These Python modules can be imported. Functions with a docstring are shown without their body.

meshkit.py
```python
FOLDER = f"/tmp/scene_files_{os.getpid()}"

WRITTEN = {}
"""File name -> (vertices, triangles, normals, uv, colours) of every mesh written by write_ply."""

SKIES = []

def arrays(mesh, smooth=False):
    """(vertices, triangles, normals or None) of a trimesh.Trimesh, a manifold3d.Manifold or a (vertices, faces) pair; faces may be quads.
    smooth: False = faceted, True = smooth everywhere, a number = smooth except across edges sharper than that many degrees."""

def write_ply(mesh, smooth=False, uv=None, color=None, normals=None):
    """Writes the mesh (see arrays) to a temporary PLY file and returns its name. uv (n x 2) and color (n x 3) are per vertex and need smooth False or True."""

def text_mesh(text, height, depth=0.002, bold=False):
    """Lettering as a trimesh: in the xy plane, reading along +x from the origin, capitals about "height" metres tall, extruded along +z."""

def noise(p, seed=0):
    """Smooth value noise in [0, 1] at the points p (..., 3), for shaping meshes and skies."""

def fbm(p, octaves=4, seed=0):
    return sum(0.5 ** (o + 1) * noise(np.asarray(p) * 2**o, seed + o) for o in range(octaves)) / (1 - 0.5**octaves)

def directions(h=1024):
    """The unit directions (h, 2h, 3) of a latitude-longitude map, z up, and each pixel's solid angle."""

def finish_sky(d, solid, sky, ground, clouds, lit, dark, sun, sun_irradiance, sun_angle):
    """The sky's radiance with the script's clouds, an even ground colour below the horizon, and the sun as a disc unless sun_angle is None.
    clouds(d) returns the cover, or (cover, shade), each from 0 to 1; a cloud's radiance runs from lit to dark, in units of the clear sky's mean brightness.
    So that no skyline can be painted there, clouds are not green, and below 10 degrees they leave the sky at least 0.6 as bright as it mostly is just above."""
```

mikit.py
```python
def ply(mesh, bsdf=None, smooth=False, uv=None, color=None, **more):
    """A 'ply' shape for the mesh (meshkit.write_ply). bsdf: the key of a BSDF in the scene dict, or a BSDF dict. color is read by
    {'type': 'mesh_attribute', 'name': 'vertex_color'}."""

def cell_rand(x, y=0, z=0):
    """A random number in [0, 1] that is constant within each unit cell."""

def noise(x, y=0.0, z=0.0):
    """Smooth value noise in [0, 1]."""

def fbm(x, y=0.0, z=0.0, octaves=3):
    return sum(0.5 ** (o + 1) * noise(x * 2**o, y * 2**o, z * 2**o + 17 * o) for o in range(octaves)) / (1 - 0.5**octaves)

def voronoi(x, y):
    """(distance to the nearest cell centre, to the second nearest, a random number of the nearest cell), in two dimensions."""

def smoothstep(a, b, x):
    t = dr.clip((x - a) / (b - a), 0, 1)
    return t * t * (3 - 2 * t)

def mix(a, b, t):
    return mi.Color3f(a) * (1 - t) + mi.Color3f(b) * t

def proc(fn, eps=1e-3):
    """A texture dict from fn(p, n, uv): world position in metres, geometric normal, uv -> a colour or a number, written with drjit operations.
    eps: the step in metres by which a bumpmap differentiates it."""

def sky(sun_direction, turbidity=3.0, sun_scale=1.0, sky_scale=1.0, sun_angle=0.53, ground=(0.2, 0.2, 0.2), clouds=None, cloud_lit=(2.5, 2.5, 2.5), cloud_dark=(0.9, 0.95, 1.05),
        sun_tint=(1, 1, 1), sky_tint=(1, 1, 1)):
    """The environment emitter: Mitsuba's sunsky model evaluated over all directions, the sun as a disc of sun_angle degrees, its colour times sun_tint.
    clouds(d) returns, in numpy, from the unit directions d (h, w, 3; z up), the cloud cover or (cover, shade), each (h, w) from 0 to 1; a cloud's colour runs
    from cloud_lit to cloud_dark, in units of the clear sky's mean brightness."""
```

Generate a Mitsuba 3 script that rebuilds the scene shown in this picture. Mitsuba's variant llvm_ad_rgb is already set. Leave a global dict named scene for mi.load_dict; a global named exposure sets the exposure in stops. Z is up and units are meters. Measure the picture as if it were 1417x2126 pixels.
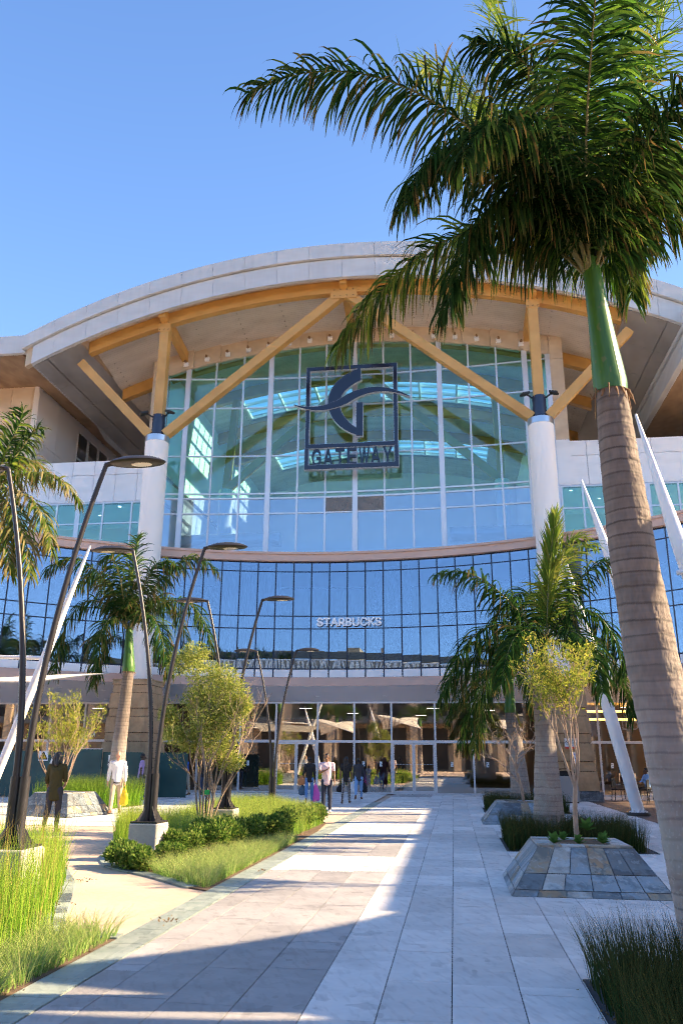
import math, random, numpy as np, trimesh, mitsuba as mi, mikit, meshkit, drjit as dr
import manifold3d as m3
from shapely.geometry import Polygon, Point, LineString, box as sbox
from shapely.ops import unary_union
from mikit import proc, noise, fbm, cell_rand, voronoi, smoothstep, mix
T = mi.ScalarTransform4f
PI = math.pi
scene, labels = {'type': 'scene'}, {}
exposure = 3.45

# ------------------------------------------------------------------ camera, sky
EYE = np.array([0, 0, 1.65])
pitch, yaw, roll = math.radians(17.0), math.radians(7.7), math.radians(0.36)
fwd = np.array([-math.sin(yaw) * math.cos(pitch), math.cos(yaw) * math.cos(pitch), math.sin(pitch)])
r0 = np.array([math.cos(yaw), math.sin(yaw), 0]); u0 = np.cross(r0, fwd)
upv = u0 * math.cos(roll) - r0 * math.sin(roll)
scene['camera'] = dict(type='perspective', fov=2 * math.degrees(math.atan(708.5 / 1672)), fov_axis='x', near_clip=0.05, far_clip=2000.0,
                       to_world=T().look_at(origin=EYE.tolist(), target=(EYE + fwd).tolist(), up=upv.tolist()))
SUN_AZ, SUN_EL = math.radians(82), math.radians(31)
SUN = [math.cos(SUN_EL) * math.sin(SUN_AZ), math.cos(SUN_EL) * math.cos(SUN_AZ), math.sin(SUN_EL)]
scene['sky_light'] = mikit.sky(SUN, turbidity=2.1, sun_scale=1.0, sky_scale=1.0, sun_tint=(1.0, 0.95, 0.86), sky_tint=(0.87, 0.89, 1.02), ground=(0.25, 0.24, 0.22))

# ------------------------------------------------------------------ helpers
things = set()
counters = {}
def newkey(k):
    """the key k, or k with the next three-digit number"""
    if k not in counters:
        counters[k] = 0
        return k
    counters[k] += 1
    return f'{k}_{counters[k]:03d}'
def thing(name, label, cat, group=None):
    k = newkey(name); things.add(k)
    labels[k] = {'label': label, 'category': cat}
    if group: labels[k]['group'] = group
    return k
class MB:
    """collects triangles"""
    def __init__(s): s.V, s.F, s.C, s.n = [], [], [], 0
    def add(s, v, f, c=None):
        v = np.asarray(v, float).reshape(-1, 3); f = np.asarray(f, int)
        if f.shape[1] == 4: f = np.vstack([f[:, [0, 1, 2]], f[:, [0, 2, 3]]])
        s.V.append(v); s.F.append(f + s.n); s.n += len(v)
        if c is not None: s.C.append(np.broadcast_to(np.asarray(c, float), (len(v), 3)))
        return s
    def mesh(s): return np.vstack(s.V), np.vstack(s.F)
    def col(s): return np.vstack(s.C) if s.C else None
    # --- shapes
    def box(s, x0, x1, y0, y1, z0, z1):
        v = [[x, y, z] for x in (x0, x1) for y in (y0, y1) for z in (z0, z1)]
        return s.add(v, BOXF)
    def beam(s, a, b, w, h, up=(0, 0, 1)):
        a, b = np.asarray(a, float), np.asarray(b, float); d = b - a; d /= np.linalg.norm(d)
        x = np.cross(d, up); x /= np.linalg.norm(x); u = np.cross(x, d)
        v = [p + sx * x * w / 2 + su * u * h / 2 for p in (a, b) for sx in (-1, 1) for su in (-1, 1)]
        return s.add(v, BOXF2)
    def tube(s, pts, rad, n=8, cap=True):
        p = np.asarray(pts, float); m = len(p)
        t = np.gradient(p, axis=0); t /= np.linalg.norm(t, axis=1, keepdims=True) + 1e-12
        ref = np.array([0.31, 0.95, 0.02]) if abs(t[0][1]) < 0.8 else np.array([1.0, 0.1, 0])
        a = np.cross(t, ref); a /= np.linalg.norm(a, axis=1, keepdims=True) + 1e-12; b = np.cross(t, a)
        ang = np.arange(n) * 2 * PI / n; r = np.broadcast_to(rad, (m,))
        v = p[:, None] + r[:, None, None] * (np.cos(ang)[None, :, None] * a[:, None] + np.sin(ang)[None, :, None] * b[:, None])
        i, j = np.meshgrid(np.arange(m - 1), np.arange(n), indexing='ij')
        q = np.stack([i * n + j, (i + 1) * n + j, (i + 1) * n + (j + 1) % n, i * n + (j + 1) % n], -1).reshape(-1, 4)
        f = np.vstack([q[:, [0, 1, 2]], q[:, [0, 2, 3]]]); v = v.reshape(-1, 3)
        if cap:
            k = len(v); v = np.vstack([v, p[:1], p[-1:]]); j = np.arange(n)
            f = np.vstack([f, np.stack([j, (j + 1) % n, j * 0 + k], 1), np.stack([(m - 1) * n + (j + 1) % n, (m - 1) * n + j, j * 0 + k + 1], 1)])
        return s.add(v, f)
    def quad(s, a, b, c, d): return s.add([a, b, c, d], [[0, 1, 2], [0, 2, 3]])
    def poly(s, pg, fn):
        """a flat shapely polygon, placed by fn(u, v) -> point"""
        for g in getattr(pg, 'geoms', [pg]):
            if g.is_empty or g.geom_type != 'Polygon': continue
            v, f = trimesh.creation.triangulate_polygon(g, engine='earcut')
            s.add([fn(*q) for q in v], f)
        return s
    def extrude(s, pg, fn, d):
        """shapely polygon extruded by the vector d after placing by fn"""
        for g in getattr(pg, 'geoms', [pg]):
            if g.is_empty or g.geom_type != 'Polygon': continue
            m = trimesh.creation.extrude_polygon(g, 1.0, engine='earcut')
            s.add([np.asarray(fn(q[0], q[1])) + q[2] * np.asarray(d) for q in m.vertices], m.faces)
        return s
    def lathe(s, prof, c=(0, 0, 0), n=20):
        """profile (r, z) turned about z"""
        prof = np.asarray(prof, float); ang = np.arange(n) * 2 * PI / n; m = len(prof)
        v = np.stack([prof[:, None, 0] * np.cos(ang), prof[:, None, 0] * np.sin(ang), np.repeat(prof[:, 1:2], n, 1)], -1).reshape(-1, 3) + np.asarray(c)
        i, j = np.meshgrid(np.arange(m - 1), np.arange(n), indexing='ij')
        return s.add(v, np.stack([i * n + j, i * n + (j + 1) % n, (i + 1) * n + (j + 1) % n, (i + 1) * n + j], -1).reshape(-1, 4))
BOXF = np.array([[0, 1, 3], [0, 3, 2], [4, 6, 7], [4, 7, 5], [0, 4, 5], [0, 5, 1], [2, 3, 7], [2, 7, 6], [0, 2, 6], [0, 6, 4], [1, 5, 7], [1, 7, 3]])
BOXF2 = BOXF
def obj(name, mesh, bsdf, parent=None, smooth=False, label=None, cat=None, kind=None, group=None, color=None, **more):
    k = newkey((parent + '__' if parent else '') + name)
    if isinstance(mesh, MB):
        color = mesh.col() if color is None else color; mesh = mesh.mesh()
    scene[k] = mikit.ply(mesh, bsdf, smooth=smooth, color=color, **more)
    d = {}
    if label: d['label'] = label
    if cat: d['category'] = cat
    if kind: d['kind'] = kind
    if group: d['group'] = group
    if d: labels[k] = {**labels.get(k, {}), **d}
    return k
def rbox(sx, sy, sz, r, seg=8):
    """rounded box, centred, base at z=0, as a manifold"""
    sp = m3.Manifold.sphere(r, seg)
    return m3.Manifold.batch_hull([sp.translate((x * (sx / 2 - r), y * (sy / 2 - r), z)) for x in (-1, 1) for y in (-1, 1) for z in (r, sz - r)])
def man(m):
    q = m.to_mesh(); return np.array(q.vert_properties[:, :3]), np.array(q.tri_verts)
def place(mesh, loc=(0, 0, 0), rz=0.0):
    v, f = mesh; c, s = math.cos(rz), math.sin(rz)
    return v @ np.array([[c, s, 0], [-s, c, 0], [0, 0, 1]]) + np.asarray(loc), f
def bez(pts, n):
    pts = np.asarray(pts, float); t = np.linspace(0, 1, n)[:, None]
    if len(pts) == 3: return (1 - t) ** 2 * pts[0] + 2 * t * (1 - t) * pts[1] + t ** 2 * pts[2]
    return (1 - t) ** 3 * pts[0] + 3 * t * (1 - t) ** 2 * pts[1] + 3 * t ** 2 * (1 - t) * pts[2] + t ** 3 * pts[3]

# ------------------------------------------------------------------ materials
def two(b): return {'type': 'twosided', 'bsdf': b}
def rgb(c): return {'type': 'rgb', 'value': list(c)} if not isinstance(c, dict) else c
def mat(name, col, rough=0.6, metal=0.0, spec=0.5, bump=None, **kw):
    b = {'type': 'principled', 'base_color': rgb(col) if not callable(col) else proc(col), 'roughness': rough if not callable(rough) else proc(rough), 'metallic': metal, 'specular': spec, **kw}
    if bump: b = {'type': 'bumpmap', 'arbitrary': proc(bump[0], eps=bump[2] if len(bump) > 2 else 2e-3), 'scale': bump[1], 'bsdf': b}
    scene[name] = two(b)
def glass(name, ior, refl, trans):
    scene[name] = {'type': 'thindielectric', 'int_ior': ior, 'ext_ior': 1.0, 'specular_reflectance': rgb(refl), 'specular_transmittance': rgb(trans)}
VC = {'type': 'mesh_attribute', 'name': 'vertex_color'}
def stone_fn(base, dark, seed, sx=1.0, tile=(0.5, 1.0, -0.07, 0.0)):
    def fn(p, n, uv):
        r = cell_rand(dr.floor((p.x - tile[2]) / tile[0]) + seed, dr.floor((p.y - tile[3]) / tile[1]))
        m = fbm(p.x * 5 * sx + r * 40, p.y * 5 * sx, seed, 4); v = fbm(p.x * 26 + r * 9, p.y * 26, seed + 3, 3)
        vein = 1 - dr.abs(2 * fbm(p.x * 3.1 + r * 17, p.y * 3.7 + r * 5, seed + 9, 3) - 1)
        c = mix(dark, base, dr.clip(0.15 + 0.95 * m + 0.25 * (v - 0.5), 0, 1)) * (0.86 + 0.28 * r)
        sc = fbm((p.x + 0.4 * p.y) * 22 + r * 30, (p.y - 0.4 * p.x) * 5, seed + 11, 3)
        c = c * (1 - 0.10 * smoothstep(0.55, 0.75, sc)) * (1 - 0.05 * smoothstep(0.95, 1.0, vein))
        st = smoothstep(0.62, 0.8, fbm(p.x * 0.9, p.y * 0.9, seed + 20, 4))
        gum = smoothstep(0.80, 0.86, noise(p.x * 9 + seed, p.y * 9, 5)) * smoothstep(0.45, 0.6, noise(p.x * 1.3, p.y * 1.3, 8))
        return c * (1 - 0.14 * st) * (1 - 0.18 * gum)
    return fn
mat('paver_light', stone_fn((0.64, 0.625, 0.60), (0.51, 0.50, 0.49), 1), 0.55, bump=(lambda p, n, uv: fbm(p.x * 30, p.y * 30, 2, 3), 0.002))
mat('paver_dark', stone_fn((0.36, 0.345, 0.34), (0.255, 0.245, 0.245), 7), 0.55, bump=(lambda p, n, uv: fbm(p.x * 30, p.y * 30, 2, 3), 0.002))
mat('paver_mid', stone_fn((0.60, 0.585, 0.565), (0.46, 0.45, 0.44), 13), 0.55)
mat('grout', (0.07, 0.07, 0.07), 0.9)
def path_fn(p, n, uv):
    m = fbm(p.x * 1.3, p.y * 1.3, 4, 4); f = fbm(p.x * 22, p.y * 22, 4, 3)
    return mix((0.38, 0.27, 0.195), (0.53, 0.41, 0.32), dr.clip(m * 0.9 + 0.4 * (f - 0.5) + 0.1, 0, 1))
mat('path_concrete', path_fn, 0.75)
def soil_fn(p, n, uv): return mix((0.05, 0.032, 0.02), (0.16, 0.11, 0.075), fbm(p.x * 14, p.y * 14, p.z * 14, 4))
mat('soil', soil_fn, 0.95)
def slate_fn(base, dark, rust, seed, ra):
    def fn(p, n, uv):
        q = p.x + 0.7 * p.y
        a = fbm(q * 5 + seed, p.y * 4 + p.z * 6, seed, 4); v = fbm(q * 20, p.y * 14 + p.z * 24, seed + 2, 3)
        w = fbm(q * 5 + 3 * a, p.z * 9 + p.y * 5 + 2 * v, seed + 5, 3)
        c = mix(dark, base, smoothstep(0.3, 0.7, a + 0.5 * (v - 0.5)))
        c = mix(c, rust, ra * smoothstep(0.45, 0.65, w))
        return mix(c, (0.50, 0.55, 0.58), 0.22 * smoothstep(0.58, 0.72, fbm(q * 11 + 9 * a, p.z * 13 + p.y * 9, seed + 7, 4)))
    return fn
slb = lambda p, n, uv: fbm(p.x * 16 + p.z * 4, p.y * 16, p.z * 16, 4)
mat('slate_blue', slate_fn((0.24, 0.31, 0.37), (0.13, 0.18, 0.22), (0.30, 0.24, 0.16), 3, 0.25), 0.42, bump=(slb, 0.0035, 3e-3))
mat('slate_pale', slate_fn((0.38, 0.43, 0.45), (0.21, 0.26, 0.29), (0.33, 0.26, 0.18), 11, 0.35), 0.42, bump=(slb, 0.0035, 3e-3))
mat('slate_rust', slate_fn((0.27, 0.26, 0.22), (0.15, 0.16, 0.15), (0.34, 0.23, 0.13), 21, 0.8), 0.45, bump=(slb, 0.0035, 3e-3))
mat('slate_dark', slate_fn((0.14, 0.18, 0.21), (0.08, 0.10, 0.12), (0.16, 0.14, 0.12), 31, 0.3), 0.45, bump=(slb, 0.0035, 3e-3))
mat('slate_green', stone_fn((0.30, 0.34, 0.31), (0.17, 0.21, 0.195), 41, 1.0, (0.6, 0.6, 0, 0)), 0.5)
def sand_fn(p, n, uv):
    q = p.x + p.y
    a = fbm(q * 2.2, p.z * 3.0, 5, 4); b = fbm(q * 13, p.z * 13, 6, 3)
    c = mix((0.33, 0.20, 0.10), (0.55, 0.36, 0.20), dr.clip(a + 0.4 * (b - 0.5), 0, 1))
    st = smoothstep(0.55, 0.75, fbm(q * 6, p.z * 0.8, 9, 3))
    return mix(c, (0.22, 0.14, 0.08), 0.35 * st)
mat('sandstone', sand_fn, 0.85, bump=(lambda p, n, uv: fbm((p.x + p.y) * 12, p.z * 12, 1, 4), 0.0025))
mat('concrete', lambda p, n, uv: mix((0.30, 0.28, 0.25), (0.50, 0.47, 0.43), dr.clip(fbm(p.x * 5, p.y * 5, p.z * 5, 4) + 0.3 * (fbm(p.x * 40, p.y * 40, p.z * 40, 2) - 0.5), 0, 1)), 0.8,
    bump=(lambda p, n, uv: smoothstep(0.62, 0.75, noise(p.x * 45, p.y * 45, p.z * 45)), -0.004))
mat('white_clad', lambda p, n, uv: mix((0.76, 0.76, 0.76), (0.82, 0.82, 0.82), smoothstep(0.2, 0.6, fbm(p.x * 0.7, p.z * 2.5 + p.y * 0.5, 3, 4))), 0.35)
mat('column_paint', lambda p, n, uv: mix((0.83, 0.745, 0.665), (0.87, 0.795, 0.72), fbm(p.x * 1.2 + p.y, p.z * 0.5, 3, 4)), 0.5)
def fascia_fn(p, n, uv):
    m = fbm(p.x * 0.8, p.z * 3 + p.y, 4, 4); s = fbm(p.x * 6, p.z * 0.6, 8, 3)
    return mix((0.46, 0.465, 0.46), (0.56, 0.565, 0.56), dr.clip(m + 0.5 * (s - 0.5), 0, 1))
mat('fascia', fascia_fn, 0.4)
mat('fascia_edge', (0.52, 0.40, 0.26), 0.5)
def soffit_fn(p, n, uv):
    ln = dr.abs(p.y / 0.16 - dr.floor(p.y / 0.16) - 0.5); line = smoothstep(0.42, 0.5, ln)
    m = fbm(p.x * 0.8, p.y * 2.0, 2, 4)
    c = mix((0.48, 0.415, 0.34), (0.67, 0.60, 0.515), m) * (1 - 0.3 * line)
    dx = (p.x + 0.2) / 2.43; ax = dr.abs(dx - dr.floor(dx) - 0.5) * 2.43
    ay = dr.abs(p.y / 0.45 - dr.floor(p.y / 0.45) - 0.5) * 0.45
    dot = 1 - smoothstep(0.030, 0.05, dr.sqrt(ax * ax + ay * ay))
    return mix(c, (0.08, 0.05, 0.03), 0.85 * dot * smoothstep(0.35, 0.6, noise(p.x * 0.8, p.y * 0.9, 7)))
mat('soffit', soffit_fn, 0.7)
mat('soffit_grey', lambda p, n, uv: mix((0.20, 0.185, 0.17), (0.36, 0.34, 0.32), fbm(p.x * 1.5, p.y * 0.7, p.z, 4)), 0.6)
mat('soffit_brown', lambda p, n, uv: mix((0.22, 0.14, 0.08), (0.46, 0.32, 0.20), fbm(p.x * 2, p.y * 1.1, p.z, 4)), 0.7)
mat('tan_wall', lambda p, n, uv: mix((0.62, 0.48, 0.32), (0.80, 0.68, 0.53), fbm(p.x * 0.7 + p.y, p.z * 1.5, 2, 4)), 0.6)
mat('pale_wall', (0.80, 0.77, 0.74), 0.55)
mat('header_tan', lambda p, n, uv: mix((0.46, 0.34, 0.22), (0.66, 0.53, 0.38), fbm(p.x * 1.5, p.z * 2.2, 2, 4)), 0.6)
def yel(p, n, uv):
    return mix((0.46, 0.225, 0.05), (0.62, 0.345, 0.10), dr.clip(fbm(p.x * 1.1, p.y * 1.1, p.z * 1.1, 4) * 1.3 - 0.15, 0, 1))
mat('yellow_steel', yel, 0.45)
mat('pink_render', lambda p, n, uv: mix((0.56, 0.37, 0.29), (0.66, 0.46, 0.37), fbm(p.x * 1.0, p.y * 1.0, p.z * 4, 4)), 0.7)
mat('alu', (0.66, 0.67, 0.70), 0.35, 0.35)
mat('frame_dark', (0.02, 0.032, 0.065), 0.35)
mat('louvre', (0.30, 0.29, 0.28), 0.5)
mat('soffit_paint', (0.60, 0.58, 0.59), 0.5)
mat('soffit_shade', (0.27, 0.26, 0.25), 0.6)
glass('glass_teal', 1.75, (0.75, 0.95, 0.93), (0.42, 0.92, 0.90))
glass('glass_sky', 2.9, (0.72, 0.86, 1.0), (0.30, 0.45, 0.62))
glass('glass_ribbon', 3.0, (0.47, 0.65, 0.88), (0.20, 0.28, 0.42))
glass('glass_door', 3.0, (1, 0.98, 0.95), (0.40, 0.40, 0.39))
glass('glass_clear', 1.6, (1, 1, 1), (0.80, 0.95, 0.97))
mat('navy_sign', (0.006, 0.010, 0.030), 0.16, 0.0, 0.6, clearcoat=0.25, clearcoat_gloss=0.9)
mat('sign_edge', (0.55, 0.55, 0.58), 0.4, 0.3)
mat('white_letter', (0.90, 0.90, 0.90), 0.35)
mat('lamp_metal', lambda p, n, uv: mix((0.030, 0.028, 0.030), (0.055, 0.050, 0.052), fbm(p.x * 9, p.y * 9, p.z * 9, 3)), 0.38, 0.25)
mat('lens', (0.75, 0.68, 0.55), 0.15)
mat('steel', (0.55, 0.56, 0.58), 0.25, 0.9)
mat('mast_white', lambda p, n, uv: mix((0.66, 0.66, 0.67), (0.80, 0.80, 0.81), fbm(p.x * 2, p.y * 2, p.z * 1.5, 3)), 0.3)
scene['sail_cloth'] = {'type': 'principledthin', 'base_color': rgb((0.74, 0.68, 0.58)), 'roughness': 0.7, 'diff_trans': 0.5}
def bark_fn(p, n, uv):
    w = p.z / 0.115 + 0.9 * noise(p.z * 2.3, 3) + 0.35 * fbm(p.x * 5, p.y * 5, p.z * 2, 3)
    fr = w - dr.floor(w); k = cell_rand(dr.floor(w), 5)
    scar = (1 - smoothstep(0.0, 0.14, dr.minimum(fr, 1 - fr))) * (0.35 + 0.65 * k)
    fine = fbm(p.x * 34, p.y * 34, p.z * 9, 3); band = fbm(p.x * 3, p.y * 3, p.z * 26, 4)
    c = mix((0.10, 0.078, 0.064), (0.255, 0.205, 0.175), dr.clip(0.55 * band + 0.55 * fine + 0.25 * (k - 0.5), 0, 1)) * (1 - 0.62 * scar)
    g = smoothstep(0.5, 0.7, fbm(p.x * 4, p.y * 4, p.z * 3, 4)) * smoothstep(3.6, 1.0, p.z)
    c = mix(c, (0.20, 0.20, 0.17), 0.5 * g)
    li = smoothstep(0.60, 0.72, fbm(p.x * 55, p.y * 55, p.z * 45, 3)) * smoothstep(2.2, 0.8, p.z)
    c = mix(c, c * 1.25 + mi.Color3f(0.065, 0.062, 0.062), smoothstep(3.0, 1.6, p.z))
    return mix(c, (0.40, 0.38, 0.34), 0.55 * li)
mat('palm_bark', bark_fn, 0.85, bump=(lambda p, n, uv: 0.6 * fbm(p.z * 24, p.x * 7, p.y * 7, 3) + 0.4 * fbm(p.x * 40, p.y * 40, p.z * 14, 3), 0.03, 4e-3))
def shaft_fn(p, n, uv):
    st = fbm((p.x + p.y) * 55, p.z * 1.5, 4, 3); c = mix((0.035, 0.115, 0.014), (0.08, 0.20, 0.032), dr.clip(fbm(p.x * 4, p.y * 4, p.z * 1.2, 3) * 0.6 + 0.6 * st - 0.1, 0, 1))
    sc = smoothstep(0.66, 0.74, fbm(p.x * 22, p.y * 22, p.z * 9, 3))
    return mix(c, (0.16, 0.15, 0.06), 0.5 * sc)
mat('crownshaft', shaft_fn, 0.36, spec=0.5, bump=(lambda p, n, uv: fbm((p.x + p.y) * 60, p.z * 2, 1, 2), 0.002))
mat('twig_bark', lambda p, n, uv: mix((0.22, 0.15, 0.10), (0.42, 0.32, 0.25), fbm(p.x * 20, p.y * 20, p.z * 12, 3)), 0.8)
mat('rachis', (0.16, 0.15, 0.05), 0.5)
mat('husk', (0.20, 0.11, 0.05), 0.8)
scene['leaf'] = {'type': 'principledthin', 'base_color': VC, 'roughness': 0.38, 'spec_trans': 0.0, 'diff_trans': 0.85, 'eta': 1.45}
scene['leaf_soft'] = {'type': 'principledthin', 'base_color': VC, 'roughness': 0.6, 'spec_trans': 0.0, 'diff_trans': 0.9, 'eta': 1.3}
mat('hoard_green', lambda p, n, uv: mix((0.012, 0.055, 0.055), (0.03, 0.095, 0.09), fbm(p.x * 1.5, p.z * 2 + p.y, 1, 4)), 0.5)
mat('yellow_sign', (0.75, 0.50, 0.02), 0.5); mat('black_matte', (0.012, 0.012, 0.013), 0.6); mat('white_board', (0.78, 0.79, 0.78), 0.5); mat('red_paint', (0.60, 0.05, 0.03), 0.5)
mat('green_tag', (0.02, 0.45, 0.10), 0.5)
mat('orange_box', (0.65, 0.22, 0.03), 0.6)
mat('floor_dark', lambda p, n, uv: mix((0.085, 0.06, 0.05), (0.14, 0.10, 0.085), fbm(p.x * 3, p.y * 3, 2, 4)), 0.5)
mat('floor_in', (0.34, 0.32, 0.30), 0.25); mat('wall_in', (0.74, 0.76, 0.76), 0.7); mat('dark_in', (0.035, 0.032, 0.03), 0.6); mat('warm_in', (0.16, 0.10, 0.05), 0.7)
mat('curtain', (0.22, 0.25, 0.30), 0.8); mat('duct', (0.60, 0.62, 0.63), 0.35, 0.8)
mat('opp_tan', lambda p, n, uv: mix((0.36, 0.26, 0.17), (0.52, 0.41, 0.29), fbm(p.x, p.z, 1, 4)), 0.8); mat('opp_grey', (0.12, 0.13, 0.13), 0.7)
for nm, c, r in (('skin_dark', (0.085, 0.045, 0.028), .5), ('skin_brown', (0.20, 0.105, 0.062), .5), ('skin_fair', (0.58, 0.32, 0.22), .5), ('hair_black', (0.010, 0.009, 0.010), .45), ('hair_grey', (0.42, 0.30, 0.22), .6),
                 ('cloth_olive', (0.055, 0.046, 0.010), .8), ('cloth_char', (0.045, 0.042, 0.048), .8), ('cloth_white', (0.72, 0.73, 0.78), .8), ('cloth_khaki', (0.46, 0.37, 0.26), .8), ('cloth_lilac', (0.42, 0.28, 0.52), .8),
                 ('cloth_navy', (0.018, 0.026, 0.055), .8), ('cloth_pink', (0.68, 0.52, 0.58), .8), ('cloth_black', (0.014, 0.014, 0.016), .8), ('denim', (0.10, 0.22, 0.44), .8), ('denim_pale', (0.22, 0.38, 0.62), .8), ('denim_dark', (0.05, 0.07, 0.12), .8),
                 ('cloth_maroon', (0.20, 0.016, 0.04), .8), ('cloth_blue', (0.03, 0.11, 0.50), .8), ('tan_leather', (0.42, 0.17, 0.06), .5), ('bag_yellow', (0.80, 0.58, 0.02), .35), ('bag_pink', (0.80, 0.12, 0.50), .35), ('bag_blue', (0.04, 0.10, 0.17), .4), ('shoe_brown', (0.13, 0.06, 0.03), .5), ('shoe_white', (0.6, 0.58, 0.55), .5)):
    mat(nm, c, r)
def stripes_fn(p, n, uv):
    a = (p.x * 1.0 + p.y * 0.3) / 0.052; s = dr.abs(a - dr.floor(a) - 0.5)
    return mix((0.02, 0.018, 0.02), (0.55, 0.50, 0.48), smoothstep(0.30, 0.36, s))
mat('cloth_stripe', stripes_fn, 0.8)
def lamp_disc(power): return {'type': 'area', 'radiance': rgb((power, power * 0.93, power * 0.82))}
# ------------------------------------------------------------------ the mall building
CX, YB, RB = -4.95, 17.6, 23.0
mall = thing('shopping_centre_building', 'shopping centre with an arched canopy roof, yellow steel beams and a tall teal glass wall', 'building')
def arcp(r, a): return CX + r * math.sin(a), YB + r * math.cos(a)
def arc_wall(mb, r, a0, a1, z0, z1, n, flip=False):
    an = np.linspace(a0, a1, n + 1); b = [arcp(r, a) for a in an]
    for (p, q) in zip(b[:-1], b[1:]): mb.quad((*p, z0), (*q, z0), (*q, z1), (*p, z1))
    return mb
def arc_slab(mb, r0, r1, a0, a1, z0, z1, n):
    """closed curved bar between radii r0 < r1"""
    an = np.linspace(a0, a1, n + 1)
    for a, b in zip(an[:-1], an[1:]):
        p = [(*arcp(r, t), z) for t in (a, b) for r in (r0, r1) for z in (z0, z1)]
        mb.add(p, BOXF)
    return mb
A0, A1 = -1.02, 0.80
DA = 0.93 / RB
na = int((A1 - A0) / DA); angs = A0 + np.arange(na + 1) * DA
# ribbon glazing
rz = [5.93, 7.95, 8.60, 10.93, 11.42]
m = MB()
for a in angs:
    x, y = arcp(RB, a); d = np.array([math.sin(a), math.cos(a)]); t = np.array([d[1], -d[0]])
    p = [(x + s * t[0] * .017 + k * d[0], y + s * t[1] * .017 + k * d[1], z) for s in (-1, 1) for k in (-.02, .1) for z in (5.5, 11.42)]
    m.add(p, BOXF)
for z in rz: arc_slab(m, RB - .015, RB + .08, A0, angs[-1], z - .018, z + .018, na)
rib = obj('ribbon_glazing', m, 'frame_dark', mall)
rng = random.Random(4)
for i in range(na):
    for j in range(4):
        g = .034; a, b = angs[i] + g / RB, angs[i + 1] - g / RB; w = rng.uniform(-.004, .004), rng.uniform(-.004, .004)
        p, q = arcp(RB + w[0], a), arcp(RB + w[1], b); mm = MB().quad((*p, rz[j] + .03), (*q, rz[j] + .03), (*q, rz[j + 1] - .03), (*p, rz[j + 1] - .03))
        obj('pane', mm, 'glass_ribbon', rib)
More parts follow.
